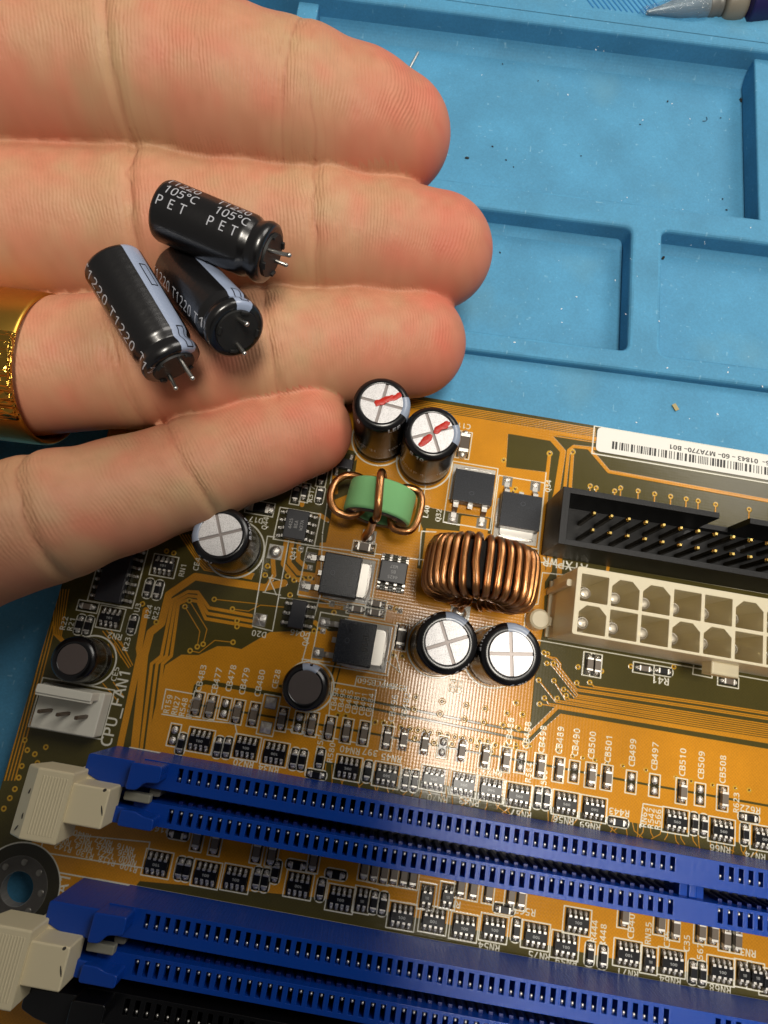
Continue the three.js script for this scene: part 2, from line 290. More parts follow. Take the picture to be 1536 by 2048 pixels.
// traces that fan out to the right of the capacitors
const c8 = (l) => l.map((q, i) => (i % 2 ? 1260 : 1000) + q / 3.84);
[[365, 182, 382, 206, 430, 214, 466, 258, 464, 290, 590, 452, 1536, 592], [338, 172, 350, 200, 420, 228, 450, 266, 452, 298, 580, 464, 1536, 606], [590, 405, 612, 432, 1536, 566], [690, 402, 722, 434, 1536, 552], [410, 255, 600, 498, 1536, 644], [360, 255, 400, 270, 590, 509, 1536, 660], [490, 455, 520, 462, 575, 520, 1536, 676], [510, 503, 535, 530, 1536, 692], [415, 388, 505, 536, 1536, 708], [440, 525, 460, 544, 1536, 724], [298, 384, 430, 552, 1536, 740], [342, 522, 375, 564, 1536, 756], [305, 568, 440, 588, 460, 584, 1536, 772]].forEach((l) => { line(c8([...l, 2150, l.at(-1) + 95]), 0.2, COP); });
for (const [x, y] of [[365, 182], [338, 172], [590, 405], [690, 402], [410, 255], [360, 255], [490, 455], [510, 503], [415, 388], [440, 525], [298, 384], [342, 522], [305, 568], [600, 283], [780, 315], [1005, 278], [1335, 282]]) via(...c8([x, y]), 0.4);
line([1056, 1484, 1118, 1420, 1560, 1494], 0.5, OLV); line([1050, 1478, 1115, 1414, 1560, 1487], 0.55, COP);
for (const d of [0, 14]) line([700, 1394 + d, 1056, 1466 + d * 1.05], 0.34, OLV);
line([560, 1372, 700, 1394], 0.4, OLV);
line([388, 1390, 392, 1372, 410, 1364, 560, 1390], 0.6, OLV); line([386, 1408, 700, 1459, 1100, 1532, 1290, 1568, 1540, 1612], 0.3, OLV);
line([650, 1400, 690, 1255], 0.3, OLV); line([664, 1395, 700, 1262], 0.2, OLV);
// traces at the left
const c7 = (l) => l.map((q, i) => (i % 2 ? 1080 : 60) + q / 3.84);
line(c7([680, 1640, 845, 880, 838, 830, 880, 600, 890, 540]), 0.95, COP); line(c7([800, 1640, 880, 880, 925, 710, 1010, 640, 1065, 420, 1270, 280, 1536, 325, 1800, 365, 1950, 330]), 1.15, COP);
for (const d of [0, 42, 84]) line(c7([850 + d, 1640, 935 + d, 950, 1010 + d * 0.9, 890, 1095 + d * 0.55, 460 + d * 0.35, 1215, 395 + d * 0.75, 1290, 400 + d * 0.85, 1375 - d * 0.3, 520 + d, 1700, 580 + d]), 0.5, COP);
line(c7([1190, 510, 1305, 700, 1285, 820]), 0.14, COP); line(c7([1225, 465, 1360, 685, 1330, 800]), 0.14, COP); line(c7([1230, 850, 1300, 865, 1420, 770, 1560, 785]), 0.14, COP); line(c7([1415, 455, 1750, 490]), 0.14, COP); line(c7([1555, 530, 1680, 545, 1770, 500, 2000, 520]), 0.14, COP);
for (const [x, y] of [[1190, 510], [1225, 465], [1285, 820], [1330, 800], [1230, 850], [1560, 785], [1415, 455], [1555, 530], [970, 630], [865, 490], [1590, 620], [1590, 665], [1050, 85], [1105, 100]]) { const p = c7([x, y]); via(p[0], p[1], 0.42); }
bundle(c7([190, 380, 180, 720, 300, 840]), c7([300, 380, 240, 740, 330, 860]), 6, 0.18, COP); bundle(c7([560, 700, 640, 800, 760, 980]), c7([620, 690, 720, 830, 790, 960]), 3, 0.16, COP); bundle(c7([560, 1100, 680, 1240]), c7([640, 1090, 720, 1200]), 2, 0.16, COP);
bundle(c7([1150, -40, 1290, 170, 1340, 230, 1700, 300]), c7([1240, -40, 1330, 130, 1400, 190, 1720, 260]), 5, 0.2, COP); bundle(c7([600, 800, 640, 900]), c7([700, 780, 760, 900]), 3, 0.15, COP);
bundle([95, 1240, 40, 1450, 10, 1560], [112, 1245, 60, 1450, 30, 1560], 4, 0.2, COP);
for (const [x, y] of [[55, 1500], [92, 1494], [44, 1532], [75, 1526], [38, 1555], [30, 1578], [20, 1596], [8, 1617], [70, 1508], [50, 1480]]) via(x, y, 0.4);
// small traces round the transistors
for (const l of [[585, 1080, 578, 1125, 596, 1146, 640, 1152], [572, 1082, 566, 1128, 590, 1158, 632, 1166], [598, 1088, 596, 1120, 612, 1134], [640, 1030, 655, 1040], [612, 940, 604, 1010], [668, 950, 672, 985], [690, 930, 712, 915, 724, 905], [545, 1105, 548, 1150, 532, 1176], [640, 1210, 690, 1216], [630, 1245, 650, 1262]]) line(l, 0.7, COP);
for (const [x, y] of [[600, 1100], [604, 1158], [588, 1160], [575, 1152], [612, 1178], [580, 1190], [660, 1208], [690, 1215], [668, 1225], [740, 1262], [805, 1312], [786, 1310], [762, 1214], [793, 1218], [620, 1155], [638, 1250], [628, 1262], [535, 1132], [530, 1150], [1007, 920], [1018, 1000], [1026, 984], [1034, 993], [1042, 986], [1030, 978], [1050, 994]]) via(x, y, 0.45);
// vias in the middle of the copper plane
const c7b = (x, y) => [660 + x / 3.84, 1300 + y / 3.84];
for (const [x, y] of [[545, 595], [617, 605], [675, 615], [725, 622], [770, 632], [840, 642], [900, 655], [958, 668], [1018, 675], [655, 675], [800, 710], [938, 722], [660, 362], [648, 455], [860, 395], [845, 490], [1045, 425], [1030, 530], [1190, 450], [1360, 485], [1480, 495], [1430, 405], [1180, 555], [1330, 575], [1450, 600], [1080, 690], [1150, 700], [1210, 700], [1130, 740], [1270, 730], [1360, 730], [1430, 745], [1240, 780], [410, 560], [475, 575], [345, 555], [120, 505], [60, 500], [1500, 720]]) via(...c7b(x, y), 0.46);
for (const [x, y] of [[1083, 1488], [1116, 1500], [1146, 1512], [1166, 1516], [1190, 1520], [1214, 1526], [1246, 1532], [1292, 1540], [1352, 1555], [1382, 1562], [1425, 1570], [1470, 1576], [1498, 1580], [1060, 1492], [1032, 1488]]) via(x, y, 0.36);

// lettering on the board; 90 reads up the board, 180 is upside down
const T90 = [[402, 1356, 'CB483'], [433, 1362, 'CB477'], [462, 1356, 'CB478'], [489, 1362, 'CB479'], [520, 1366, 'CB480'], [553, 1358, 'CE28'], [786, 1416, 'CB496'], [810, 1412, 'CB482'], [1020, 1462, 'CB486'], [1054, 1470, 'CB488'], [1085, 1478, 'CB498'], [1120, 1480, 'CB489'], [1152, 1484, 'CB490'], [1184, 1490, 'CB500'], [1217, 1497, 'CB501'], [1265, 1505, 'CB499'], [1309, 1512, 'CB497'], [1365, 1524, 'CB510'], [1402, 1530, 'CB509'], [1445, 1538, 'CB508'], [297, 1223, 'R24'], [312, 1226, 'R25'], [254, 1288, 'R23'], [128, 1246, 'R22'], [143, 1248, 'R21'], [231, 1348, 'CE5'], [394, 1128, 'CE4'], [365, 1140, 'RN1'], [276, 1215, 'U3'], [530, 1046, 'Q44'], [587, 1106, 'Q41'], [612, 1278, 'Q45'], [1096, 972, 'Q34'], [877, 1030, 'Q32'], [853, 1023, 'L40'], [622, 988, 'R317'], [662, 1505, 'R580'], [642, 1480, 'R554'], [1088, 1560, 'R560'], [1058, 1545, 'R564'], [1472, 1605, 'R623'], [1188, 1862, 'R444'], [1206, 1870, 'R448'], [1296, 1866, 'RN35'], [1262, 1852, 'CB40'], [1334, 1878, 'C35'], [1374, 1886, 'C35'], [1400, 1908, 'R567'], [905, 1372, 'CE4'], [918, 1374, 'CE2']];
for (const [x, y, s] of T90) text(x, y, s, s.startsWith('CB') ? 1.12 : 1, 90);
for (const [x, y, s, w = 1] of [[487, 1527, 'RN20'], [537, 1538, 'RN34'], [600, 1460, 'R552'], [518, 1268, 'D20'], [595, 1266, 'Q46'], [512, 1040, 'D17'], [230, 1272, 'RN2'], [700, 1500, 'RN40'], [740, 1505, '397'], [782, 1516, 'RN45'], [875, 1597, 'RN70'], [938, 1604, 'RN43'], [985, 1544, 'RN73'], [1042, 1628, 'RN57'], [1127, 1640, 'RN56'], [1180, 1652, 'RN69'], [1440, 1697, 'RN66'], [1510, 1712, 'RN74'], [1238, 1624, 'R443'], [1500, 1618, 'R622'], [1321, 1361, 'R41', 1.2], [900, 1806, 'RN55'], [1050, 1822, 'R563'], [978, 1893, 'RN54'], [1078, 1912, 'RN75'], [1132, 1924, 'RN59'], [1255, 1946, 'RN71'], [1340, 1960, 'RN64'], [1440, 1978, 'RN68'], [1490, 1904, 'RN33'], [320, 1657, 'R160'], [928, 852, 'C11'], [665, 1575, 'R445']]) text(x, y, s, 1.08 * w, 180);
text(232, 1414, 'CPU_FAN1', 1.95, 90); text(1130, 1130, 'ATXPWR', 1.7, 180); text(128, 1766, 'A1', 1.8, 90); text(1141, 1103, 'A', 1.3, 180);
['R159', 'RN27', 'R548', 'R550'].forEach((s, i) => text(337 + i * 15, 1408 + i * 3, s, 0.95, 90));
['CB494', 'CB495', 'CB485', 'CB481', 'CB491', 'CB484'].forEach((s, i) => text(670 + i * 14, 1398 + i * 2.4, s, 0.95, 90));
text(752, 1366, '647CB560', 1, 180); text(796, 1374, 'R325', 1, 180);
['RN62', 'R542', 'R566'].forEach((s, i) => text(1288 + i * 14, 1634 + i * 2.4, s, 1, 90));
for (let k = 0; k < 4; k++) text(186 + k * 2, 1676 + k * 13, ['RN16 RN27 RN40 RN58', 'RN36 RN45 RN52 RN63', 'NR00 1ZZ1 RN14 RN22', 'R100 R118 R130 R142'][k], 0.9, 90 + 84);
for (const l of [[324, 1418, 332, 1378, 388, 1388], [324, 1428, 385, 1438, 470, 1447, 475, 1470], [655, 1460, 664, 1364, 752, 1380, 735, 1490, 565, 1456], [710, 1370, 714, 1352, 770, 1360, 768, 1372, 812, 1378], [1280, 1655, 1286, 1607, 1325, 1614], [82, 1700, 90, 1664, 300, 1684], [82, 1704, 290, 1736, 300, 1684],
  [0 + 660, 1324, 620, 1320, 604, 1318], [604, 1324, 640, 1190, 645, 1070], [560, 1195, 632, 1205, 700, 1212], [600, 1088, 850, 1120], [645, 1066, 660, 972, 670, 905, 700, 860], [838, 1062, 846, 1000, 855, 950], [838, 1130, 843, 1062, 872, 1064], [775, 1322, 800, 1345, 792, 1310], [505, 1252, 535, 1072, 578, 1078, 545, 1262, 505, 1252], [526, 1184, 561, 1190], [545, 1150, 530, 1184], [538, 1155, 553, 1190], [540, 1155, 560, 1160],
  [1076, 1206, 1085, 1145, 1130, 1150, 1128, 1166], [1046, 1290, 1052, 1210, 1076, 1208], [1076, 1280, 1560, 1366], [1080, 1124, 1560, 1206], [1076, 1110, 1092, 945], [1093, 1110, 1560, 1192], [1387, 1330, 1385, 1348, 1424, 1356, 1424, 1338]]) line(l, 0.17, SILK);
// outlines of the memory slots
for (const k of [0, 1]) for (const [a, b] of [[[-31.5, -15.35 - k * 17.05], [70, -15.35 - k * 17.05]]]) line([a, b], 0.28, SILK);
line([[-36.6, -32.4], [-31.5, -32.4]], 0.2, SILK);
// connector frame, fan header frame, mounting hole
const FAN = { u1: at(214, 1430)[0], v0: at(202, 1476)[1], v1: at(226, 1382)[1] };
silkRect(FAN.u1 - 5.2, (FAN.v0 + FAN.v1) / 2, 10.7, FAN.v1 - FAN.v0 + 0.3, 0.2);
const HOLE = [-41.6, -35.2];
for (const [x, c1, c2] of [[cx, '#2b2718', '#8f8d88'], [bx, '#5c5c5c', '#909090']]) { x.fillStyle = c1; x.beginPath(); x.arc(...HOLE, 5.7, 0, 7); x.fill(); x.strokeStyle = x === cx ? SILK : '#b4b4b4'; x.lineWidth = 0.2; x.stroke(); x.fillStyle = c2; x.beginPath(); x.arc(...HOLE, 4.05, 0, 7); x.fill(); }

// ---------------------------------------------------------------- components: each is a part of the board, its pieces sub-parts
const G = {};
const shared = (k, f) => (G[k] ??= f());
const tops = {};
function printed(key, w, h, draw, rough = 0.4, base = '#141417') { return (tops[key] ??= (() => { const [c, x] = canvas(w, h, base); draw(x, w, h); return mat(0xffffff, rough, 0, { map: tex(c) }); })()); }
const lettering = (x, s, px, py, size, color = '#c9c9c4', rot = 0, font = 'sans-serif') => { x.save(); x.translate(px, py); x.rotate(rot); x.font = `bold ${size}px ${font}`; x.textAlign = 'center'; x.textBaseline = 'middle'; x.fillStyle = color; x.fillText(s, 0, 0); x.restore(); };

// chip resistor or capacitor, long side along v unless turned
function chip(x, y, { kind = 'resistor', turn = 0, du = 0.85, dv = 1.65, dh = 0.5, silk = 'box' } = {}) {
  const p = at(x, y), cap = kind === 'capacitor', g = sub(cap ? 'ceramic_capacitor' : 'chip_resistor', board, [p[0], p[1], 0], turn);
  const key = [kind, du, dv, dh].join();
  const along = turn ? [dv, du] : [du, dv];
  if (silk === 'box') silkRect(p[0], p[1], along[0] + (turn ? 1.5 : 0.7), along[1] + (turn ? 0.7 : 1.5));
  if (silk === 'round') silkRect(p[0], p[1], along[0] + (turn ? 1.5 : 0.55), along[1] + (turn ? 0.55 : 1.5), 0.17, 0.65);
  pad(p[0], p[1], along[0] + (turn ? 1.2 : 0.3), along[1] + (turn ? 0.3 : 1.2));
  part('body', shared(key + 'b', () => box(du * 0.94, dv * 0.66, dh, 0, 0, 0.04, 0.05)), cap ? (dv > 2.2 ? M.brownCeramic : M.tanCeramic) : M.blackCeramic, g);
  for (const s of [-1, 1]) {
    part('end_cap', shared(key + 'e' + s, () => box(du, dv * 0.19, dh * 1.04, 0, s * dv * 0.41, 0.03, 0.08)), M.tin, g);
    part('solder', shared(key + 's' + s, () => blob(du * 0.95, dv * 0.42, dh * 0.75, 0, s * dv * 0.58, 0)), M.solder, g);
  }
}
// unpopulated pair of pads, each with a mound of solder
function emptyPads(x, y, turn = 0, size = 1) {
  const p = at(x, y), g = sub('solder_pads', board, [p[0], p[1], 0], turn);
  silkRect(p[0], p[1], turn ? 3.1 * size : 1.55 * size, turn ? 1.55 * size : 3.1 * size); pad(p[0], p[1], turn ? 2.7 : 1.2, turn ? 1.2 : 2.7, '#35301c');
  for (const s of [-1, 1]) part('solder', shared('pad' + s + size, () => blob(1.05 * size, 1.15 * size, 0.42, rnd(-0.05, 0.05), s * 0.72 * size, 0)), M.solder, g);
}
function mound(x, y, w, h = 0.7, square = false) {
  const p = at(x, y); pad(p[0], p[1], w * 1.15, w * 1.15, square ? '#7c776a' : TIN);
  part('solder_mound', square ? new THREE.CylinderGeometry(w * 0.12, w * 0.7, h, 4, 3).rotateX(Math.PI / 2).rotateZ(Math.PI / 4).translate(p[0], p[1], h / 2) : blob(w, w, h, p[0], p[1], 0, 18), M.solder, board);
}
// four resistors in one body
const CODE = ['560', '100', '560', '101'];
function array(x, y, { n = 4, code = 0, turn = 0, flip = false } = {}) {
  const p = at(x, y), g = sub('resistor_array', board, [p[0], p[1], 0], turn), w = n * 0.73 + 0.06;
  silkRect(p[0], p[1], w + 0.85, 3.3); pad(p[0], p[1], w + 0.3, 3, '#2e2614');
  const m = printed('array' + n + CODE[code] + flip, 128, 64, (c) => { lettering(c, CODE[code], 64, 32, 27, '#9a9b98', flip ? Math.PI : 0); }, 0.28, '#0d0d10');
  part('body', shared('arr' + n, () => box(w, 1.2, 0.5, 0, 0, 0.05, 0.04)), m, g);
  for (const s of [-1, 1]) {
    part('terminal_row', shared('arrt' + n + s, () => merge([...Array(n).keys()].map((i) => box(0.42, 0.34, 0.54, (i - (n - 1) / 2) * 0.74, s * 0.66, 0.04, 0.05)))), M.tin, g);
    part('solder_row', shared('arrs' + n + s, () => merge([...Array(n).keys()].map((i) => blob(0.5, 0.78, 0.4, (i - (n - 1) / 2) * 0.74, s * 1.06, 0)))), M.solder, g);
  }
}
// gull-wing lead along +u from (u, v)
const gull = (w, len, h) => { const s = new THREE.Shape(); s.moveTo(0, h); s.lineTo(len * 0.3, h); s.lineTo(len * 0.55, 0.14); s.lineTo(len, 0.14); s.lineTo(len, 0); s.lineTo(len * 0.47, 0); s.lineTo(len * 0.24, h - 0.15); s.lineTo(0, h - 0.15); s.closePath(); return new THREE.ExtrudeGeometry(s, { depth: w, bevelEnabled: false }).rotateX(Math.PI / 2).translate(0, w / 2, 0); };
function chipCase(x, y, name, label, { du = 3.9, dv = 4.9, dh = 1.5, n = 4, pitch = 1.27, turn = 0, marks = [], silk = true } = {}) {
  const p = at(x, y, dh), g = sub(name, board, [p[0], p[1], 0], turn, label), sw = turn % Math.PI ? [dv, du] : [du, dv], ex = turn % Math.PI ? [0.6, 3.0] : [3.0, 0.6];
  if (silk) silkRect(p[0], p[1], sw[0] + ex[0], sw[1] + ex[1], 0.2);
  pad(p[0], p[1], sw[0] + ex[0] - 0.5, sw[1] + ex[1] - 0.5, '#332f1a');
  const m = printed(name + marks.join(), 256, Math.round(256 * dv / du), (c, w, h) => { for (let i = 0; i < 2600; i++) { c.fillStyle = `rgba(${rnd() < 0.5 ? '90,90,98' : '20,20,22'},0.18)`; c.fillRect(rnd(0, w), rnd(0, h), 3, 3); } marks.forEach((s, i) => lettering(c, s, w * (0.25 + 0.25 * i), h / 2, w * 0.2, '#8d8d8c', -Math.PI / 2, 'monospace')); }, 0.3, '#26272c');
  part('body', box(du, dv, dh - 0.15, 0, 0, 0.15, 0.14), m, g);
  for (let i = 0; i < n; i++) for (const s of [-1, 1]) {
    const v = (i - (n - 1) / 2) * pitch;
    part('lead', shared('gull' + s + du, () => { const q = gull(0.42, 1.15, 0.75).translate(du / 2 - 0.05, 0, 0); return s < 0 ? q.rotateZ(Math.PI) : q; }), M.lead, g).position.y = v;
    part('solder', shared('gs' + s + du, () => blob(0.6, 0.62, 0.32, s * (du / 2 + 1.0), 0, 0)), M.solder, g).position.y = v;
  }
}
// power transistor: tab at +u, two leads and a stub at -u
function powerTransistor(x, y, turn, label, { bu = 5.7, bv = 6.3, marks = [], tabLen = 1.3, slot = true } = {}) {
  const h = 2.3, p = at(x, y, h), g = sub('power_transistor', board, [p[0], p[1], 0], turn, label), q = (u, v) => [p[0] + u * Math.cos(turn) - v * Math.sin(turn), p[1] + u * Math.sin(turn) + v * Math.cos(turn)];
  const fr = (a, b, c, d) => [q(a, c), q(b, c), q(b, d), q(a, d)];
  area(fr(-bu / 2 + 0.6, bu / 2 + tabLen + 0.7, -bv / 2 - 0.3, bv / 2 + 0.3), TIN); line([...fr(-bu / 2 - 3.2, bu / 2 + tabLen + 1.1, -bv / 2 - 0.6, bv / 2 + 0.6), q(-bu / 2 - 3.2, -bv / 2 - 0.6)], 0.18, SILK);
  const m = printed('dpak' + label, 256, 256, (c) => { for (let i = 0; i < 3000; i++) { c.fillStyle = `rgba(${rnd() < 0.5 ? '70,74,84' : '10,10,12'},0.2)`; c.fillRect(rnd(0, 256), rnd(0, 256), 3, 2); } marks.forEach(([s, a, b, z, r = 0]) => lettering(c, s, a, b, z, '#0a0a0b', r, 'sans-serif')); c.strokeStyle = '#3f4249'; c.lineWidth = 3; c.beginPath(); c.arc(70, 120, 15, 0, 7); c.stroke(); }, 0.27, '#1b1e24');
  part('body', prism(roundPoly([[-bu / 2, -bv / 2], [bu / 2, -bv / 2], [bu / 2, bv / 2], [-bu / 2, bv / 2]], 0.15), 0.25, h - 0.01, 0.12), M.epoxy, g);
  part('marked_top', box(bu - 0.35, bv - 0.35, 0.03, 0, 0, h - 0.02, 0), m, g);
  part('tab', [prism(roundPoly([[bu / 2 - 0.5, -bv / 2 + 0.5], [bu / 2 + tabLen - 0.25, -bv / 2 + 0.5], [bu / 2 + tabLen, -bv / 2 + 0.9], [bu / 2 + tabLen, bv / 2 - 0.9], [bu / 2 + tabLen - 0.25, bv / 2 - 0.5], [bu / 2 - 0.5, bv / 2 - 0.5]], 0.25), 0.08, 0.62, 0.05)], M.lead, g);
  part('solder', [blob(1.0, bv * 0.96, 0.3, bu / 2 + tabLen, 0, 0, 16), blob(bu * 0.8, 0.8, 0.3, 0.4, -bv / 2 - 0.05, 0, 16)], M.solder, g);
  for (const s of [-1, 1]) {
    part('lead', gull(0.8, 2.7, 1.05).rotateZ(Math.PI).translate(-bu / 2 + 0.05, s * 2.28, 0), M.lead, g);
    const e = q(-bu / 2 - 2.4, s * 2.28); pad(e[0], e[1], 1.6, 1.6, '#77736a');
    part('solder', blob(1.1, 1.1, 0.32, -bu / 2 - 2.6, s * 2.28, 0), M.solder, g);
  }
  part('lead_stub', box(0.75, 0.8, 0.16, -bu / 2 - 0.3, 0, 0.9, 0.03), M.lead, g);
}

const RN = [[696, 1536], [772.8, 1550.3], [866.6, 1557], [926.5, 1568.5], [981, 1579], [1036.6, 1591], [1130.9, 1607], [1186.7, 1617.6], [1350.7, 1642], [1443, 1661], [1527, 1677], [400.3, 1481], [492.7, 1495], [550, 1507], [328.2, 1132], [221.5, 1236], [315, 1727.4], [412.8, 1748], [472.7, 1757], [597.7, 1770], [681, 1797], [803, 1832], [866.4, 1840], [927.6, 1854], [987.5, 1857], [1070.8, 1871], [1129.4, 1890.6], [1154, 1842.4], [1254.5, 1907], [1343, 1925], [1440.7, 1941], [1546, 1966]];
RN.forEach(([x, y], i) => array(x, y, { code: i < 11 ? (i % 2 ? 2 : 0) : i < 14 || i > 15 ? 1 : 3, flip: i % 3 === 1 }));
for (const [x, y] of [[724.2, 1799.5], [1297.5, 1920], [1485, 1947], [1511, 1952.4], [853.4, 1793], [895, 1791.7]]) array(x, y, { n: 2, code: 1 });
for (const [x, y] of [[436.7, 1494], [455, 1495.5], [588.5, 1517.5], [604.7, 1520], [639.8, 1517.4], [362.5, 1487.5], [735, 1542.5], [810.6, 1559.4], [828.8, 1562], [1075, 1595], [1092.5, 1597.5], [1387.3, 1647], [1406.5, 1650.7], [1488.5, 1668], [297, 1176.4], [316.5, 1180], [265.7, 1249], [160, 1249], [177, 1252], [360.7, 1736.5], [375, 1739], [514.3, 1757], [531, 1760], [552, 1743], [642, 1778.6], [747.7, 1803.4], [766, 1807.3], [1031.8, 1859.4], [1179, 1907], [1205, 1913.4], [1384.7, 1943.3], [1403, 1947.2], [640, 990]]) chip(x, y, { silk: 'round' });
for (const [x, y] of [[632, 1548.7], [1235.5, 1643.7], [1497, 1635], [1008, 1817.7], [356.8, 1668.8], [593.7, 1730], [672, 1748.5], [1325, 1342]]) chip(x, y, { turn: Math.PI / 2, silk: 'round' });
const CB = { du: 0.95, dv: 1.95, dh: 0.85, kind: 'capacitor' };
for (const [x, y] of [[395, 1408], [422.4, 1413.3], [475.8, 1423.7], [508.3, 1429], [564.3, 1438], [624.2, 1448.4], [659.4, 1456.3], [693.2, 1461.5], [728, 1466.6], [773.7, 1475.7], [807, 1478], [848.9, 1487], [922.7, 1500.8], [969.7, 1512], [1010.7, 1519], [1079.8, 1532], [1117, 1539], [1181, 1550.4], [1213, 1555], [1362.4, 1582.3], [1444.4, 1596], [1177, 1328], [1192, 1331]]) chip(x, y, { ...CB, silk: x > 800 && x < 940 ? '' : 'box' });
for (const [x, y] of [[449.7, 1417], [598, 1444.5], [885.3, 1494], [1041, 1523.6], [1148, 1543.5], [1262, 1564], [1308.6, 1571], [1399.7, 1589], [348, 1470]]) emptyPads(x, y);
for (const [x, y] of [[729.8, 1734], [749.4, 1738], [768.9, 1742], [788.4, 1744], [808, 1748], [826.2, 1751], [921, 1769], [945.8, 1774], [977, 1780], [1021.4, 1788], [1041, 1793], [1246.7, 1828], [1318.3, 1842], [1348, 1853], [1399, 1859], [1423.8, 1863], [1448.5, 1874], [1470.6, 1878], [396, 1676], [432, 1684], [515, 1700], [545, 1706], [628, 1718]]) chip(x, y, { ...CB });
for (const [x, y] of [[1287, 1337], [1456, 1363], [714, 1219], [750, 1226], [752, 1208], [176, 1213], [1190, 1106], [1299, 1127], [1357, 1138], [1432, 1150], [1500, 1163]]) chip(x, y, { kind: x > 1340 && x < 1440 ? 'resistor' : 'capacitor', turn: Math.PI / 2 });
chip(728, 1096, { kind: 'capacitor', turn: Math.PI / 2, du: 1.25, dv: 2.1, dh: 1.0 }); chip(802, 1274, { kind: 'capacitor', du: 1.3, dv: 2.5, dh: 1.2 }); chip(927, 890, { kind: 'capacitor', du: 1.6, dv: 3.2, dh: 1.2 }); chip(644, 955, {}); chip(609, 985, {}); chip(592, 990, {}); chip(520, 1016, { turn: Math.PI / 2, du: 1.5, dv: 3 });
mound(542, 1405.5, 1.5, 0.6, true); mound(532, 1455, 1.5, 0.6, true); { const p = at(537, 1430); silkRect(p[0], p[1], 2.4, 5.6); }
mound(551, 1104, 2.0, 0.8); mound(520, 1240, 1.7, 0.9, true); mound(738, 1074, 1.9, 0.6);
for (const [x, y] of [[664, 1208], [692, 1215], [602, 1098], [620, 1135], [606, 1166], [646, 1262], [780, 1215], [800, 1222], [766, 1224]]) mound(x, y, 0.7, 0.3);
chipCase(592.2, 1048.5, 'switch_chip', 'grey eight lead chip marked 4425', { marks: ['4425', 'BEA', 'W37A'], du: 3.5, dv: 4.6 });
chipCase(786.6, 1143.6, 'driver_chip', 'square eight lead chip beside the copper coil', { marks: ['4425', 'B5', 'W37'], du: 3.3, dv: 4.1, turn: Math.PI / 2, silk: false });
{ const p = at(212, 1206, 1.5); chipCase(...(() => { const v = p[1] + 4.7, h = 1.5; const d = [p[0] - CAM[0], v - CAM[1], h - CAM[2]]; const c = AX.map((r) => r[0] * d[0] + r[1] * d[1] + r[2] * d[2]); return [768 + FOC * c[0] / c[2], 1024 + FOC * c[1] / c[2]]; })(), 'logic_chip', 'long black fourteen lead chip half under the little finger', { dv: 8.9, n: 7 }); }
chipCase(595, 1228, 'small_transistor', 'small black three lead transistor', { du: 2.3, dv: 4.2, n: 3, pitch: 1.45, silk: false });
chipCase(688, 926, 'small_transistor', 'tiny black transistor partly under the little fingertip', { du: 1.6, dv: 2.9, dh: 1.1, n: 2, pitch: 1.9, turn: Math.PI / 2, silk: false });
powerTransistor(681, 1150, 0, 'black power transistor left of the square chip', { marks: [['4344', 110, 150, 34, 1.57], ['60T03H', 205, 130, 34, 1.57], ['M', 165, 70, 36, 1.2]] });
powerTransistor(709.9, 1286, 0, 'black power transistor marked D18', { bu: 5.6, marks: [['D18', 200, 120, 60, 1.57], ['T', 80, 50, 40, 3.1]], tabLen: 1.6 });
powerTransistor(947.5, 973.8, Math.PI / 2, 'black power transistor with its leads toward the copper coil', { bu: 5.2, bv: 6.3, tabLen: 0.8 });
powerTransistor(1042, 1022, -Math.PI / 2, 'black power transistor beside the black pin header', { bu: 5.6, bv: 6.3, tabLen: 1.1 });

